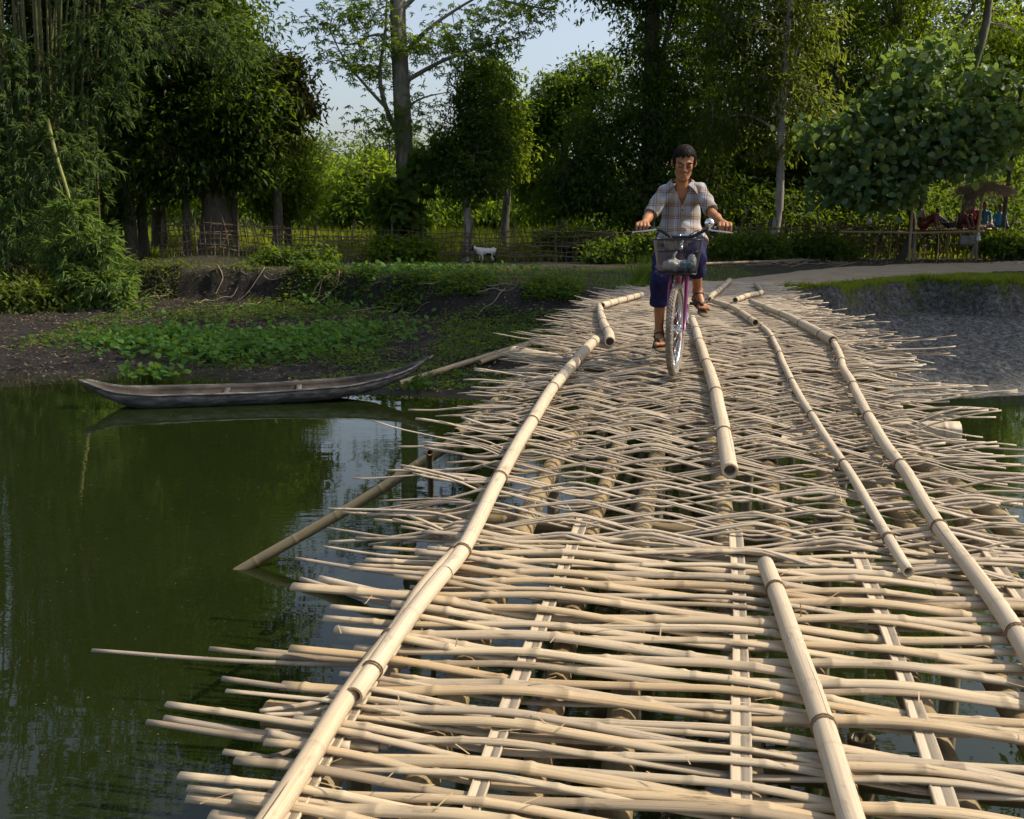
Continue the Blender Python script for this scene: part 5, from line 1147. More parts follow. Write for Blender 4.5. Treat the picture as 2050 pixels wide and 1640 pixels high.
basket()
M['bagclear'] = plain('cloudy_plastic_bag', (.42, .42, .40), .25, .35, 30, spec=.6, bump=.5, bscale=50); M['bagteal'] = plain('teal_bag', (.16, .28, .32), .3, .3, 25, spec=.6, bump=.5, bscale=50); M['bagbrown'] = plain('brown_bag', (.26, .19, .14), .5, .3, 25, bump=.5, bscale=50)
def bag(label, c, rr, mt, seed, knot=True, lean=0.0):
    c = ST(np.array(c, float)); w = rotz(c, HEAD) + CON; r = np.random.default_rng(seed); s = SDF((-.16, -.14, -.05), (.16, .14, .19), .007); s.ell((0, 0, rr[2]), rr, .02)
    for k in range(5): s.ell((r.normal(0, rr[0] * .5), r.normal(0, rr[1] * .5), rr[2] * r.uniform(.7, 1.4)), np.array(rr) * .55, .02)
    if knot: s.cone((0, 0, rr[2] * 1.8), (lean, -.01, rr[2] * 2 + .02), .014, .007, .015); s.cone((lean, 0, rr[2] * 2 + .02), (lean + .018, 0, rr[2] * 2 + .045), .007, .009, .01)
    gx_, gy_, gz_ = s.grid(); s.F += (.004 * np.sin(gx_ * 90 + gz_ * 60) * np.sin(gy_ * 80)).astype(np.float32)
    V, F = s.mesh(); obj('shopping_bag', mesh('shopping_bag', V, F, [M[mt]]), None, label, 'bag', loc=(w[0], w[1], w[2]), rot=(0, 0, HEAD))
bag('knotted cloudy plastic bag in the middle of the bicycle basket', (-.025, -.015, .672), (.060, .05, .042), 'bagclear', 1); bag('brown paper bag lying low on the left in the basket', (-.06, .02, .670), (.05, .05, .025), 'bagbrown', 2, False); bag('teal plastic bag beside the knotted one in the basket', (.045, .0, .672), (.038, .045, .04), 'bagteal', 3, False); bag('pale bundle standing at the right side of the basket', (.092, .0, .672), (.026, .045, .055), 'bagclear', 4, False)

# ------------------------------------------------------------------ the boy
boy = thing('person', 'boy in a checked shirt and navy shorts riding a bicycle over the bridge', 'person', tuple(CON), HEAD)
SH = {-1: np.array([-.116, .65, 1.186]), 1: np.array([.120, .64, 1.205])}
EL = {-1: np.array([-.212, .50, 1.030]), 1: np.array([.215, .46, 1.035])}
GR = {s: ST(np.array([s * .268, GYh, GZh])) for s in (-1, 1)}
WR = {s: GR[s] + np.array([s * -.012, .072, .035]) for s in (-1, 1)}
HIP = {-1: np.array([-.085, .83, .86]), 1: np.array([.085, .83, .86])}
KN = {-1: np.array([-.125, .47, .585]), 1: np.array([.112, .45, .745])}
AN = {-1: np.array([-.125, .585, .215]), 1: np.array([.135, .655, .505])}
HC = np.array([.012, .575, 1.382])      # head centre
NK = np.array([.0, .63, 1.225])
hR = Rm('X', math.radians(18)) @ Rm('Y', math.radians(4)) @ Rm('Z', math.radians(4))          # head bowed forward
def HL(x, y, z): return HC + hR @ np.array([x, y, z])                                      # head-local point; -y is the face
def limbs(s, fat=0.0, hands=True):
    s.chain([HIP[-1] * .5 + HIP[1] * .5 + [0, 0, .02], (0, .79, .97), (0, .72, 1.08), (0, .66, 1.17)], [.090 + fat, .076 + fat, .076 + fat, .052 + fat], .04)
    s.ell((0, .715, 1.06), np.array([.100, .070, .13]) + fat, .04); s.cone((-.080, .655, 1.178), (.080, .65, 1.190), .040 + fat, .043 + fat, .04)
    for q in (-1, 1): s.cone(SH[q] - [0, 0, .006], EL[q], .030 + fat, .027 + fat, .03)
body = SDF((-.40, -.0, .0), (.40, 1.02, 1.62), .0052)
limbs(body)
for q in (-1, 1):
    body.cone(EL[q], (EL[q] * .6 + WR[q] * .4), .030, .029, .02); body.cone((EL[q] * .6 + WR[q] * .4), WR[q], .029, .020, .02)
    body.chain([HIP[q], HIP[q] * .5 + KN[q] * .5, KN[q]], [.085, .072, .054], .03)
    ca = KN[q] * .65 + AN[q] * .35 + np.array([0, .018, 0]); body.chain([KN[q], ca, AN[q]], [.046, .043, .027], .03)
    # hand
    g = GR[q]; w = WR[q]; kn = g + np.array([0, .008, .030])
    body.cone(w, w * .4 + kn * .6, .023, .024, .015); 
    gx1 = ST(np.array([1.0, 0, 0])) - ST(np.zeros(3))
    for k, (off, ln) in enumerate(((-.036, .95), (-.012, 1.08), (.012, 1.0), (.034, .82))):
        b0 = kn + gx1 * (off * q * -1) * 1.0; body.cone(w * .35 + kn * .65 + gx1 * off * -q * .7, b0, .014, .0115, .008)
        p1 = g + gx1 * off * -q + np.array([0, -.027 * ln, .016]); p2 = g + gx1 * off * -q + np.array([0, -.026 * ln, -.012]); p3 = g + gx1 * off * -q + np.array([0, -.004, -.026])
        body.cone(b0, p1, .0112, .0100, .003); body.cone(p1, p2, .0100, .0092, .003); body.cone(p2, p3, .0090, .0082, .003)
    t0 = w * .6 + kn * .4 - gx1 * q * .012; t1 = g - gx1 * q * .046 + np.array([0, .012, .006]); t2 = g - gx1 * q * .044 + np.array([0, -.016, -.014]); body.cone(t0, t1, .014, .0115, .01); body.cone(t1, t2, .0112, .0092, .004)
    # foot
    yaw = -.10 * q if q < 0 else .34; fd = np.array([math.sin(yaw), -math.cos(yaw), 0])
    dz = -.10 if q < 0 else -.42; fd = nrm(fd + np.array([0, 0, dz])); an = AN[q]; he = an + np.array([0, .028, -.045]) ; ba = an + fd * .105 + np.array([0, 0, -.052]); 
    body.cone(an, he, .030, .027, .02); body.cone(an, ba, .030, .026, .02); sd = nrm(np.cross(fd, [0, 0, 1]))
    for k in range(5):
        o_ = sd * (.030 - .015 * k) * (1 if q > 0 else -1) * -1; tl = [.058, .054, .05, .043, .036][k]; body.cone(ba + o_ * .8, ba + o_ + fd * tl, .015, .0105 if k else .0135, .006)
# neck and head
body.cone(NK, HL(0, .02, -.06), .043, .040, .03)
body.ell(HL(0, .012, .035), (.073, .086, .078), .02, hR); body.ell(HL(0, -.022, -.04), (.051, .058, .070), .03, hR); body.ell(HL(0, -.058, -.092), (.026, .022, .020), .025, hR)
for q in (-1, 1):
    body.ell(HL(q * .034, -.054, -.020), (.018, .019, .020), .025, hR)                 # cheek
    body.ell(HL(q * .077, .016, -.004), (.010, .018, .030), .006, hR)                 # ear
    body.ell(HL(q * .031, -.080, .022), (.024, .012, .009), .012, hR)                 # brow
    body.ell(HL(q * .031, -.0905, .002), (.017, .012, .010), .004, hR, cut=True)      # eye socket
    body.ell(HL(q * .031, -.0770, .000), (.0165, .012, .0105), .003, hR)               # lowered lid
    body.ell(HL(q * .012, -.094, -.030), (.010, .010, .008), .006, hR)                # nostril wing
    body.cone(HL(q * .042, .0, -.068), HL(q * .016, -.052, -.096), .014, .016, .02)
body.cone(HL(0, -.082, .012), HL(0, -.104, -.024), .008, .011, .010); body.ell(HL(0, -.086, -.057), (.019, .010, .0065), .006, hR); body.ell(HL(0, -.083, -.069), (.017, .010, .008), .005, hR)
bodyF = body.F.copy()
V, F = body.mesh()
loc = (V - HC) @ hR
sk = np.array([.36, .165, .075]); C = np.tile(sk, (len(V), 1))
C *= (1 + .10 * fbm(V[:, 0] * 14 + V[:, 2] * 9, V[:, 1] * 14, 3))[:, None]
def paint(c, rad, colr, f=1.0):
    d = np.sqrt((((loc - np.array(c)) / np.array(rad)) ** 2).sum(1)); w = np.clip(1.6 - 1.6 * d, 0, 1)[:, None] * f; C[:] = C * (1 - w) + np.array(colr) * w
for q in (-1, 1):
    paint((q * .033, -.085, .024), (.024, .03, .0065), (.018, .012, .01), 1.2); paint((q * .031, -.085, -.008), (.020, .03, .0045), (.02, .012, .01), 1.2); paint((q * .031, -.085, .004), (.022, .03, .012), sk * .62, .6); paint((q * .008, -.095, -.036), (.005, .02, .004), (.06, .02, .012))
paint((0, -.095, -.056), (.019, .02, .0060), (.27, .095, .06), .8); paint((0, -.09, -.070), (.021, .02, .007), (.33, .13, .085), .8); paint((0, -.09, -.063), (.015, .03, .0018), (.14, .05, .035), .7)
obj('body', mesh('body', V, F, [M['skin']], col=C), boy)
# hair
hs = SDF(HC - .15, HC + .17, .0048); hs.ell(HL(0, .012, .040), (.0775, .093, .080), .01, hR); hs.ell(HL(0, .055, .0), (.070, .056, .068), .02, hR)
for q in (-1, 1): hs.ell(HL(q * .070, -.010, .022), (.010, .018, .026), .01, hR)
gx_, gy_, gz_ = hs.grid(); G = np.stack(np.broadcast_arrays(gx_, gy_, gz_), -1); L_ = (G - HC) @ hR
face = np.maximum.reduce([L_[..., 1] + .035 - .12 * np.clip(L_[..., 2], -.1, .1) * 0, L_[..., 2] - .060 - .006 * np.sin(L_[..., 0] * 170 + 1) - .10 * L_[..., 0], np.abs(L_[..., 0]) - .066])
hs.F = np.maximum(hs.F, -face).astype(np.float32); hs.F = np.maximum(hs.F, np.where(L_[..., 1] < .0, -.012 - L_[..., 2] - .02, -.2)).astype(np.float32)
az = np.arctan2(L_[..., 0], L_[..., 1]); hs.F += (.0040 * np.sin(az * 38 + 9 * L_[..., 2] * 30) * np.cos(L_[..., 2] * 170 + az * 9)).astype(np.float32)
V, F = hs.mesh(); rh = np.random.default_rng(9); jj = rh.choice(len(V), 1700); PV = V[jj]; ln = (PV - HC) @ hR; nv = nrm(PV - HC - hR @ np.array([0, .02, .02])); tg = nrm(np.stack([ln[:, 0] * 2.0, -.035 - np.abs(ln[:, 1]) * .2 + .0 * ln[:, 2], -.05 + ln[:, 2] * -.1], -1) @ hR.T)
tg = np.where((ln[:, 1] > .02)[:, None], nrm(np.array([0, .25, -1.0]) + rdir(rh, len(PV)) * .3), nrm(tg + rdir(rh, len(PV)) * .35)); HV, HF = leaf_geo(PV - nv * .004, nrm(tg + nv * .22), nv, rh.uniform(.008, .016, len(PV)), .0032)
F = [F, HF + len(V)]; V = np.concatenate([V, HV]); obj('hair', mesh('hair', V, F, [plain('hair', (.010, .007, .006), .75, .5, 60, spec=.15)]), boy)
# shirt
sh = SDF((-.34, .28, .74), (.34, 1.02, 1.40), .0052)
sh.chain([(0, .82, .82), (0, .80, .95), (0, .74, 1.06), (0, .67, 1.16)], [.124, .115, .106, .086], .04); sh.ell((0, .715, 1.04), (.128, .105, .15), .05); sh.cone((-.085, .655, 1.182), (.085, .65, 1.197), .058, .058, .05)
sh.ell((0, .76, .91), (.146, .140, .14), .05); sh.ell((.015, .67, .88), (.146, .140, .11), .05); sh.ell((.115, .70, .835), (.085, .095, .075), .04); sh.ell((-.07, .69, .85), (.095, .095, .07), .04)
for q in (-1, 1): e = SH[q] * .10 + EL[q] * .90; sh.cone(SH[q] + [0, 0, -.008], SH[q] * .5 + e * .5, .053, .047, .05); sh.cone(SH[q] * .5 + e * .5, e + (EL[q] - SH[q]) * .08, .047, .051, .02)
gx_, gy_, gz_ = sh.grid()
wr = .0038 * np.sin(gx_ * 31 + gz_ * 42 + 3 * np.sin(gy_ * 23)) * np.sin(gy_ * 37 + gz_ * 21 + 1.3) + .0042 * np.sin(gz_ * 26 - gx_ * 44 + 2 * np.sin(gx_ * 17)) * np.sin(gy_ * 15 + 2)
sh.F += wr.astype(np.float32)
for q in (-1, 1):      # cut the sleeve ends
    d = nrm(EL[q] - SH[q]); e = SH[q] + d * .222; G = (gx_ - e[0]) * d[0] + (gy_ - e[1]) * d[1] + (gz_ - e[2]) * d[2]
    near = (gx_ * q - .11); sh.F = np.where((near > 0) & (gz_ < 1.15), np.maximum(sh.F, G), sh.F).astype(np.float32)
hem = .800 + .02 * np.sin(gx_ * 14) - .018 * gx_ + .02 * np.sin(gy_ * 11); sh.F = np.maximum(sh.F, (hem - gz_)).astype(np.float32)
vop = np.maximum(np.abs(gx_ - .005) - np.clip((gz_ - 1.095) * .38, 0, .055), gy_ - .66); sh.F = np.maximum(sh.F, -vop).astype(np.float32)      # open neck
nk = np.sqrt((gx_) ** 2 + ((gy_ - .63)) ** 2) - .062; sh.F = np.maximum(sh.F, -np.maximum(nk, 1.195 - gz_)).astype(np.float32)
o0 = np.round((sh.lo - body.lo) / .0052).astype(int); sh.lo[:] = body.lo + o0 * .0052
sub = bodyF[o0[0]:o0[0] + sh.n[0], o0[1]:o0[1] + sh.n[1], o0[2]:o0[2] + sh.n[2]]; a_ = [min(x, y) for x, y in zip(sub.shape, sh.F.shape)]
sh.F[:a_[0], :a_[1], :a_[2]] = np.maximum(sh.F[:a_[0], :a_[1], :a_[2]], -(sub[:a_[0], :a_[1], :a_[2]] - .004))
V, F = sh.mesh()
def shirt_mat():
    m, n, l, p = newmat('checked_shirt'); tc = n.new('ShaderNodeTexCoord'); sp = n.new('ShaderNodeSeparateXYZ')
    nz = n.new('ShaderNodeTexNoise'); nz.inputs['Scale'].default_value = 6; l.new(tc.outputs['Object'], nz.inputs['Vector'])
    mm = n.new('ShaderNodeVectorMath'); mm.operation = 'MULTIPLY_ADD'; l.new(nz.outputs['Color'], mm.inputs[0]); mm.inputs[1].default_value = (.03, .03, .03); l.new(tc.outputs['Object'], mm.inputs[2]); l.new(mm.outputs[0], sp.inputs[0])
    def lines(ax, per, off, wd):
        a = n.new('ShaderNodeMath'); a.operation = 'MULTIPLY_ADD'; l.new(sp.outputs[ax], a.inputs[0]); a.inputs[1].default_value = 1 / per; a.inputs[2].default_value = off + 50
        f_ = n.new('ShaderNodeMath'); f_.operation = 'FRACT'; l.new(a.outputs[0], f_.inputs[0]); c = n.new('ShaderNodeMath'); c.operation = 'COMPARE'; l.new(f_.outputs[0], c.inputs[0]); c.inputs[1].default_value = .5; c.inputs[2].default_value = wd; return c.outputs[0]
    col = None; base = (.31, .34, .385)
    def layer(prev, fac, c, amt):
        mu = n.new('ShaderNodeMath'); mu.operation = 'MULTIPLY'; l.new(fac, mu.inputs[0]); mu.inputs[1].default_value = amt
        x = n.new('ShaderNodeMix'); x.data_type = 'RGBA'; l.new(mu.outputs[0], x.inputs['Factor'])
        if prev is None: x.inputs['A'].default_value = rgb(*base)
        else: l.new(prev, x.inputs['A'])
        x.inputs['B'].default_value = rgb(*c); return x.outputs['Result']
    col = layer(None, lines('X', .085, .1, .24), (.30, .215, .135), .5); col = layer(col, lines('Z', .085, .3, .22), (.30, .215, .135), .5)
    for ax, off in (('X', 0), ('X', .17), ('Z', .0), ('Z', .16)): col = layer(col, lines(ax, .085, off + .3, .030), (.13, .075, .06), .75)
    col = layer(col, lines('X', .17, .6, .012), (.62, .36, .20), .8)
    l.new(col, p.inputs['Base Color']); p.inputs['Roughness'].default_value = .9; p.inputs['Specular IOR Level'].default_value = .1
    return m
M['shirt'] = shirt_mat()
shirt = obj('shirt', mesh('shirt', V, F, [M['shirt']]), boy)
# collar: two folded flaps
for q in (-1, 1):
    ins, out = [], []
    for a in np.linspace(PI * .5, PI * 1.30, 10):
        c_ = np.array([q * -math.cos(a) * 1.0, math.sin(a) * 1.0]); k = (a - PI * .5) / (PI * .80)
        th = PI * .5 - (a - PI * .5) * 1.0
        pr = np.array([q * (math.sin(a - PI * .5) * .058 + .012), .632 + math.cos(a - PI * .5) * .062, 1.292 - .030 * k ** 2 - .025 * k]); ins.append(pr)
        out.append(pr + np.array([q * (.026 + .045 * k), (math.cos(a - PI * .5)) * .022 - .014 * k, -.024 - .050 * k ** 1.5]))
    ins, out = np.array(ins), np.array(out); n_ = len(ins); VV = np.concatenate([ins, (ins + out) / 2 + [0, 0, .008], out, out + [0, .004, -.003], ins + [0, .004, -.012]])
    F_ = []
    for row in range(4): i = np.arange(n_ - 1) + row * n_; F_.append(np.stack([i, i + 1, i + n_ + 1, i + n_], -1))
    obj('collar', mesh('collar', VV, np.concatenate(F_), [M['shirt']]), shirt)
for k in range(4): MB().tube([(.012, .60 + k * .02, 1.065 - k * .07)] * 2 + np.array([[0, -.02, 0], [0, -.026, 0]]) - np.array([0, [.03, .035, .02, .012][k], 0]), .0055, 8).build('button', M['black'], shirt)
# shorts
st = SDF((-.26, .34, .38), (.26, 1.0, 1.0), .0058)
st.chain([(0, .82, .90), (0, .83, .84)], [.118, .12], .03)
for q in (-1, 1):
    cf = KN[q] * .58 + AN[q] * .42 if q < 0 else KN[q] * .60 + AN[q] * .40
    st.chain([HIP[q], HIP[q] * .5 + KN[q] * .5, KN[q], cf], [.092, .078, .064, .064], .03)
    d = nrm(AN[q] - KN[q]); st.cone(cf - d * .028, cf + d * .004, .067, .069, .006)
gx_, gy_, gz_ = st.grid(); st.F += (.0055 * np.sin(gx_ * 36 + gz_ * 40) * np.sin(gy_ * 33 + gz_ * 25)).astype(np.float32)
for q in (-1, 1):
    cf = KN[q] * .58 + AN[q] * .42 if q < 0 else KN[q] * .60 + AN[q] * .40; d = nrm(AN[q] - KN[q]); G = (gx_ - cf[0]) * d[0] + (gy_ - cf[1]) * d[1] + (gz_ - cf[2]) * d[2] - .012
    st.F = np.where(gx_ * q > 0, np.maximum(st.F, np.where(gz_ < KN[q][2] + .02, G, -1)), st.F).astype(np.float32)
for q in (-1, 1):      # hollow legs
    a_, b_ = KN[q], AN[q]; ab = b_ - a_; P_ = np.stack(np.broadcast_arrays(gx_, gy_, gz_), -1); t = np.clip(((P_ - a_) @ ab) / (ab @ ab), 0, 1); dd = np.linalg.norm(P_ - a_ - t[..., None] * ab, axis=-1) - .050; st.F = np.where((t > .05) & (gx_ * q > 0), np.maximum(st.F, -dd), st.F).astype(np.float32)
V, F = st.mesh(); obj('shorts', mesh('shorts', V, F, [cloth('navy_cotton', (.020, .019, .065), .3)]), boy)
# sandals
M['sandal'] = plain('sandal', (.16, .11, .06), .7, .3, 30); M['strap'] = plain('sandal_strap', (.05, .035, .03), .6, .3, 30)
for q in (-1, 1):
    yaw = -.10 * q if q < 0 else .34; fd = nrm(np.array([math.sin(yaw), -math.cos(yaw), 0]) + np.array([0, 0, -.10 if q < 0 else -.42])); an = AN[q]; ba = an + fd * .105 + np.array([0, 0, -.052]); he = an + np.array([0, .028, -.045]); sd = nrm(np.cross(fd, [0, 0, 1])); un = np.cross(sd, fd)
    sl_ = obj('sandal', None, boy); sN = SDF(an - .26, an + .26, .0065); pts_ = [he - un * .034 - fd * .012, he * .4 + ba * .6 - un * .034, ba - un * .034 + fd * .055]
    R = np.stack([sd, fd, un], 1)
    for p_, wd_ in zip(pts_, (.032, .034, .044)): sN.ell(p_, (wd_, .055, .013), .03, R)
    gx_, gy_, gz_ = sN.grid(); V, F = sN.mesh(); obj('sole', mesh('sole', V, F, [M['sandal']]), sl_)
    for e in (-1, 1): MB().tube(resample([ba + sd * e * .040 - un * .02 - fd * .03, ba + sd * e * .028 + un * .026 - fd * .01, ba + sd * .008 + un * .018 + fd * .030], 8), .008, 6).build('strap', M['strap'], sl_)
    MB().tube(resample([he + sd * .034, he + np.array([0, .034, .015]), he - sd * .034, an + fd * .04 - sd * .028, an + fd * .052 + un * .012, an + fd * .04 + sd * .028, he + sd * .034], 24), .006, 6).build('strap', M['strap'], sl_)

# ------------------------------------------------------------------ dugout boat
def boat():
    b0 = at_z(205, 800, 0.0); p0 = at_z(160, 762, .42); p1 = at_z(866, 704, .62); zt1 = .62
    A = np.array([p0[0] - .22, p0[1] + .45, 0]); B = np.array([p1[0], p1[1] + .15, 0]); Lv = B - A; L = np.linalg.norm(Lv); ex = Lv / L; ey = np.array([-ex[1], ex[0], 0])
    t = thing('wooden_boat', 'long weathered grey plank boat moored at the muddy far shore', 'boat', tuple(A))
    n = 64; x = np.linspace(0, 1, n)
    hw = .37 * np.clip(np.minimum(x / .20, (1 - x) / .26), 0, 1) ** .65 * (1 - .1 * x) + .012
    top = np.interp(x, [0, .05, .10, .2, .5, .75, .88, .95, 1], [.38, .28, .205, .175, .165, .21, .31, .42, .58]); bot = np.interp(x, [0, .04, .10, .16, .5, .68, .82, .92, 1], [.35, .21, .06, -.03, -.03, .0, .10, .26, .55])
    k1 = np.hanning(9); k1 /= k1.sum(); sm = lambda v: np.convolve(np.pad(v, 4, mode='edge'), k1, 'valid'); top, bot = sm(top), sm(bot); bot = np.minimum(bot, top - .02)
    def shell(inset, floor):
        sec = [(1, 1), (1.02, .72), (.96, .38), (.78, .10), (.45, 0), (0, 0), (-.45, 0), (-.78, .10), (-.96, .38), (-1.02, .72), (-1, 1)]
        P = np.zeros((n, len(sec), 3))
        for k, (s_, h_) in enumerate(sec):
            w = np.maximum(hw - inset, .003); P[:, k] = (ex * (x * L)[:, None]) + ey * (s_ * w)[:, None]; P[:, k, 2] = (bot + floor) + (top - bot - floor) * h_
        return P
    O = shell(0, 0); I = shell(.035, .045); m = O.shape[1]
    V = np.concatenate([O.reshape(-1, 3), I.reshape(-1, 3)]); i = np.arange(n - 1)[:, None] * m + np.arange(m - 1)[None]; N = n * m
    F = [np.stack([i, i + 1, i + m + 1, i + m], -1).reshape(-1, 4), np.stack([N + i, N + i + m, N + i + m + 1, N + i + 1], -1).reshape(-1, 4)]
    g = np.arange(n - 1) * m; F.append(np.stack([g, g + m, N + g + m, N + g], -1)); g2 = g + m - 1; F.append(np.stack([g2, N + g2, N + g2 + m, g2 + m], -1))
    mt, nn, ll, pp = newmat('boat_wood'); tc = nn.new('ShaderNodeTexCoord'); mp = nn.new('ShaderNodeMapping'); mp.inputs['Rotation'].default_value = (0, 0, -math.atan2(ex[1], ex[0])); mp.inputs['Scale'].default_value = (1.2, 9, 9); ll.new(tc.outputs['Object'], mp.inputs['Vector'])
    nz = nn.new('ShaderNodeTexNoise'); nz.inputs['Scale'].default_value = 2.2; nz.inputs['Detail'].default_value = 8; nz.inputs['Roughness'].default_value = .7; ll.new(mp.outputs[0], nz.inputs['Vector'])
    rp = ramp(nn, [(.34, (.022, .021, .020)), (.5, (.085, .082, .078)), (.66, (.20, .195, .185))]); ll.new(nz.outputs['Fac'], rp.inputs['Fac']); ll.new(rp.outputs[0], pp.inputs['Base Color']); pp.inputs['Roughness'].default_value = .75
    bp = nn.new('ShaderNodeBump'); bp.inputs['Strength'].default_value = .6; bp.inputs['Distance'].default_value = .02; ll.new(nz.outputs['Fac'], bp.inputs['Height']); ll.new(bp.outputs[0], pp.inputs['Normal'])
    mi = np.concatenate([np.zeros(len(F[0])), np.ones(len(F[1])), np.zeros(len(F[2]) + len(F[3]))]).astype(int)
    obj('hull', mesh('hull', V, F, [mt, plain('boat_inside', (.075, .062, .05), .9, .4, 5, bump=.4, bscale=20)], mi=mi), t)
    for s_ in (-1, 1):
        P = ex * (x * L)[:, None] + ey * (s_ * hw)[:, None]; P[:, 2] = top; V, F4, F3, uv, C = tube(P[1:-1], .016, 6); obj('gunwale', mesh('gunwale', V, [F4, F3], [mt], uv, C), t)
    for q in (.40, .60, .86):
        i = int(q * n); w = hw[i]; c = ex * (x[i] * L) + np.array([0, 0, top[i] - .05]); R = np.stack([ex, ey, [0, 0, 1]], 1); MB().box(c, (.07, 2 * w - .02, .035), R).build('thwart', mt, t, smooth=False)
    c = ex * (.955 * L) + np.array([0, 0, np.interp(.955, x, top) - .005]); R = np.stack([nrm(ex + np.array([0, 0, .28])), ey, nrm(np.array([0, 0, 1]) - .28 * ex)], 1); MB().box(c, (.22, .09, .03), R).build('stern_deck', mt, t, smooth=False)
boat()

# ------------------------------------------------------------------ goat
def goat():
    c = on_ground(972, 526, .0); t = thing('goat', 'small white goat with black patches grazing before the fence', 'goat', tuple(c), 0.04)
    s = SDF((-.52, -.2, -.02), (.50, .2, .62), .009)
    s.ell((.02, 0, .335), (.27, .105, .115), .04).ell((-.16, 0, .33), (.11, .10, .125), .04).ell((.22, 0, .35), (.10, .095, .11), .04)
    s.cone((-.20, 0, .37), (-.33, 0, .435), .075, .048, .03).cone((-.34, 0, .44), (-.43, 0, .375), .048, .026, .02).ell((-.36, 0, .44), (.055, .040, .045), .02)
    for q in (-1, 1): s.cone((-.335, q * .04, .455), (-.31, q * .085, .41), .014, .010, .01); s.cone((-.335, q * .02, .48), (-.29, q * .03, .53), .010, .005, .008)
    for (x, y, kx) in ((-.17, .055, .0), (-.13, -.055, .05)): s.cone((x, y, .28), (x + .0 + kx, y, .15), .042, .022, .02).cone((x + kx, y, .15), (x - .01 + kx, y, .03), .020, .014, .01).cone((x - .01 + kx, y, .03), (x - .025 + kx, y, .008), .017, .015, .008)
    for (x, y, kx) in ((.24, .055, .03), (.20, -.055, -.02)): s.cone((x, y, .32), (x - .02 + kx, y, .20), .065, .032, .03).cone((x - .02 + kx, y, .20), (x + .045 + kx, y, .125), .028, .019, .015).cone((x + .045 + kx, y, .125), (x + .035 + kx, y, .02), .018, .014, .01).cone((x + .035 + kx, y, .02), (x + .015 + kx, y, .008), .016, .014, .008)
    s.cone((.31, 0, .40), (.39, 0, .415), .020, .010, .02)
    V, F = s.mesh(); C = np.full((len(V), 3), .62); C[:, 2] *= .95; X, Y, Z = V.T; blk = np.array([.015, .014, .016])
    w = sstep(-.34, -.36, X) * (Z > .36) + ((X > .02) & (X < .17) & (Z < .285) & (Z > .18)) + ((X > .17) & (Y > .02) & (Z < .22)) + (X > .335) + ((X < -.05) & (Z < .07)) + ((Z > .435) & (X > -.02) & (X < .2)) + ((X > .1) & (Z < .07)); w = np.clip(w, 0, 1)[:, None]
    C = C * (1 - w) + blk * w; obj('body', mesh('body', V, F, [M['fur']], col=C), t)
goat()

# ------------------------------------------------------------------ bamboo platform with people
YP = 29.4
M['bam_old'] = bamboo_mat('platform_bamboo', [(.34, .25, .12), (.40, .31, .17)], .6); M['grey_post'] = plain('grey_post', (.20, .17, .13), .9, .3, 8, bump=.4)
def platform():
    o = np.array([*XY(1890, YP), 0]); o[2] = float(ground_z(o[0], o[1])); t = thing('bamboo_platform', 'raised bamboo sitting platform under the round-leaved tree', 'platform', tuple(o))
    w = lambda px, py, Y=YP: at_y(px, py, Y)
    def bp(name, a, b, r0, r1, mt='bam_old', seed=0):
        (V, F4, F3, uv, C), *_ = pole_geo([a, b], r0, r1, .32, 9, .015, r=np.random.default_rng(seed + 600)); obj(name, mesh(name, V - o, [F4, F3], [M[mt]], uv, C), t)
    g = lambda p: np.array([p[0], p[1], float(ground_z(p[0], p[1])) - .1])
    bp('post', g(w(1820, 520)), w(1827, 405), .045, .04, seed=1); bp('post', g(w(1828, 520)), w(1832, 468), .05, .05, 'grey_post', 2); bp('post', g(w(1944, 515)), w(1956, 460), .04, .04, 'grey_post', 3); bp('post', g(w(1956, 515)), w(1955, 465), .045, .045, 'grey_post', 4)
    bp('post', w(1957, 470), w(1968, 382), .04, .035, seed=5); bp('post', g(w(1898, 498, YP + .9)), w(1898, 465, YP + .9), .03, .03, seed=6); bp('post', g(w(1975, 498, YP + 1)), w(1975, 465, YP + 1), .04, .04, 'grey_post', 7)
    bp('beam', w(1822, 467), w(1970, 463), .035, .04, seed=8); bp('beam', w(1680, 464, YP + .3), w(1835, 466, YP), .03, .035, seed=9); bp('beam', w(1815, 462, YP + 1.1), w(1985, 459, YP + 1.1), .035, .035, seed=10)
    for k in range(26):
        a = w(1826 + k * 5.6, 463.5, YP - .03); b = w(1826 + k * 5.6, 460, YP + 1.15); a[2] += .05; b[2] = a[2] + .01; bp('slat', a, b, .022, .022, seed=20 + k)
    # thatch cap
    r = np.random.default_rng(640); c = w(1972, 375, YP + .2); n = 900; a = r.uniform(0, 6.28, n); q = np.sqrt(r.random(n)); P = c + np.stack([np.cos(a) * q * .55, np.sin(a) * q * .45, .14 * (1 - q) + r.normal(0, .02, n)], -1)
    d = np.stack([np.cos(a) + r.normal(0, .4, n), np.sin(a) + r.normal(0, .4, n), -.25 - .5 * q + r.normal(0, .2, n)], -1); d = nrm(d) * r.uniform(.25, .6, n)[:, None]; V, F = sticks(P - o, P + d - o, .008, .004); th = obj('thatch', mesh('thatch', V, F, [plain('thatch_straw', (.42, .31, .21), .95, .35, 20)]), t)
    left = w(1945, 395, YP); n = 120; P = left + r.normal(0, 1, (n, 3)) * [.12, .1, .05] + [0, 0, .12]; d = nrm(np.stack([r.normal(-.3, .3, n), r.normal(0, .3, n), np.full(n, -1.0)], -1)) * r.uniform(.3, .6, n)[:, None]; V, F = sticks(P - o, P + d - o, .007, .003); obj('thatch_fringe', mesh('thatch_fringe', V, F, [M['dead']]), t)
    # sloping pole of the thatch
    bp('rafter', w(1935, 400, YP), w(2005, 368, YP + .3), .02, .02, seed=11)
    return w
w = platform()
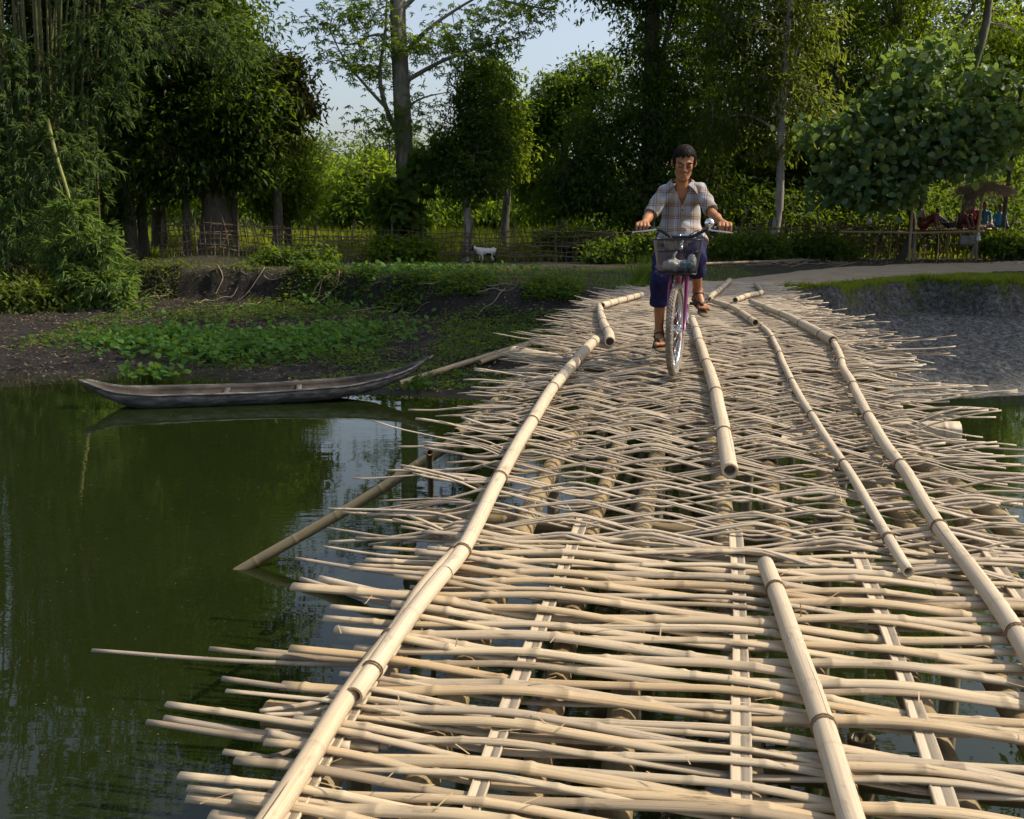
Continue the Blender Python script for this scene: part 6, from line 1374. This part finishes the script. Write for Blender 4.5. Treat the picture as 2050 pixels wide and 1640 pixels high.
def seated(label, hip, face, shirt, lower, seed, legs='bent', h=1.0, lean=0.0, arm=None, hair=(.012, .01, .009), skin=(.22, .10, .05)):
    """person sitting; hip: world point of the seat; face: heading angle of local -y"""
    t = thing('person', label, 'person', tuple(hip), face); s = SDF((-.38, -1.05, -.5), (.38, .4, 1.0), .014)
    sh = np.array([0, -lean, .50 * h]); hd = np.array([0, -lean * 1.25 - .02, .70 * h])
    s.chain([(0, 0, .09), (0, -lean * .5, .28 * h), sh], [.13 * h, .115 * h, .085 * h], .05).cone(sh + [-.13 * h, 0, 0], sh + [.13 * h, 0, 0], .055 * h, .055 * h, .04).cone(sh, hd, .05 * h, .045 * h, .03).ell(hd + [0, 0, .04 * h], (.073 * h, .088 * h, .105 * h), .02).ell(hd + [0, -.09 * h, .03 * h], (.012, .016, .016), .01)
    for q in (-1, 1):
        a = sh + [q * .155 * h, 0, -.02]
        if legs == 'bent': kn = np.array([q * .11, -.30, .36]) * h; an = np.array([q * .10, -.40, .03])
        elif legs == 'out': kn = np.array([q * .10, -.40, .13]) * h; an = np.array([q * .11, -.80, .05])
        else: kn = np.array([q * .24, -.32, .10]) * h; an = np.array([-q * .06, -.34, .05])
        s.chain([(q * .09 * h, 0, .09), kn, an], [.085 * h, .058 * h, .036 * h], .03); s.cone(an, an + [0, -.13, -.005], .036, .026, .02)
        el = a + np.array([q * .06, -.08, -.24 * h]); wr = (kn + [0, -.02, .05]) if arm is None or q != arm[0] else np.array(arm[1]); s.chain([a, el, wr], [.044 * h, .036 * h, .026 * h], .03)
        for f_ in range(4): s.cone(wr, wr + [(-.02 + .014 * f_), -.06, -.015], .014, .009, .006)
        s.cone(wr, wr + [-q * .03, -.03, 0], .013, .009, .006)
    V, F = s.mesh(); C = np.tile(np.array(skin), (len(V), 1)); X, Y, Z = V.T; r_ = np.hypot(X, Y - hd[1])
    tors = (Z > .16) & (Z < hd[2] - .10 * h) & (Y > -.24 - lean) & (np.abs(X) < .21 * h); low = (~tors) & (Z < .40 * h) & (Y > (-.36 if legs == 'out' else -.42)) & (Z > -.1) & ((Z > .07) | (Y > -.2))
    hm = (Z > hd[2] + .07 * h) | ((Z > hd[2] - .02) & (Y > hd[1] + .01)); hm &= Z > hd[2] - .06
    if lower is not None: C[low] = lower
    if shirt is not None: C[tors] = shirt
    C[hm] = hair; obj('body', mesh('body', V, F, [M['skin']], col=C), t)
    return t
zp = lambda px, d=.35: at_y(px, 462, YP + d)
def sit(px, d): p = zp(px, d); p[2] = at_y(1890, 463.5, YP)[2] + .07; return p
seated('bare-chested man reclining at the left end of the platform with red cloth', sit(1848, .45), .9, None, (.11, .012, .016), 1, 'bent', 1.05, -.10)
seated('child with outstretched pale legs lying mid platform', sit(1898, .7), 1.2, (.05, .03, .03), (.03, .02, .02), 2, 'out', .72, -.28)
seated('child in dark red sitting with an arm stretched out on the platform', sit(1921, .6), .5, (.10, .015, .015), (.07, .02, .02), 3, 'bent', .85, .05, (1, (.45 * .8, -.25, .42)))
seated('woman in a crimson dress sitting by the thatch post', sit(1944, .8), -.2, (.22, .008, .03), (.22, .008, .03), 4, 'bent', 1.02, .0)
seated('person in teal sitting behind the thatch post', sit(1968, 1.0), -.5, (.02, .16, .22), (.20, .18, .17), 5, 'cross', .95, .0)
seated('person in a bright blue top sitting at the fence behind the platform', np.array([*at_y(1998, 470, YP + 1.4)[:2], at_y(1890, 463.5, YP)[2]]), -.4, (.04, .26, .50), (.02, .02, .02), 6, 'cross', .95)
tree('slim_tree', 'dark slim trunk standing just behind the thatch post', XY(1985, YP + .5), [(0, 0, 0), (.05, 0, 1), (.08, 0, 2.4), (.2, 0, 5)], .07, .04, [blob(1995, 170, YP + 1.2, .7, .6, .5)], 60, 9, .35, .2, .16, 'lf_round', 'bark_dark', 650, limbs=2, kind='round')
def sack(label, px, py, Y, wd, hh, mt, seed, cat='sack'):
    c = at_y(px, py, Y); s = SDF((-.3, -.15, -.4), (.3, .15, .3), .012); s.box((0, 0, 0), (wd, .05, hh), .045, .02).ell((0, -.02, -hh * .5), (wd * 1.05, .075, hh * .5), .03)
    for q in (-1, 1): s.cone((q * wd * .5, 0, hh), (q * wd * .25, 0, hh + .10), .012, .01, .01)
    gx_, gy_, gz_ = s.grid(); s.F += (.007 * np.sin(gx_ * 50 + gz_ * 12) * np.sin(gz_ * 20 + 2)).astype(np.float32); V, F = s.mesh(); obj('hanging_bag', mesh('hanging_bag', V, F, [mt]), None, label, cat, loc=tuple(c))
M['sack'] = cloth('grey_sack', (.20, .18, .17), .3)
sack('grey cloth bag hanging from the platform edge, left one', 1931, 482, YP - .06, .13, .14, M['sack'], 1, 'bag'); sack('grey cloth bag hanging beside the other under the platform edge', 1945, 481, YP - .10, .10, .15, M['sack'], 2, 'bag'); sack('small white plastic bag hanging at the thatch post', 1959, 478, YP - .14, .06, .07, M['whiteplastic'], 3, 'bag'); sack('white plastic bag hung on the fence right of the crooked trunk', 1740, 440, 30.3, .07, .13, M['whiteplastic'], 4, 'bag')
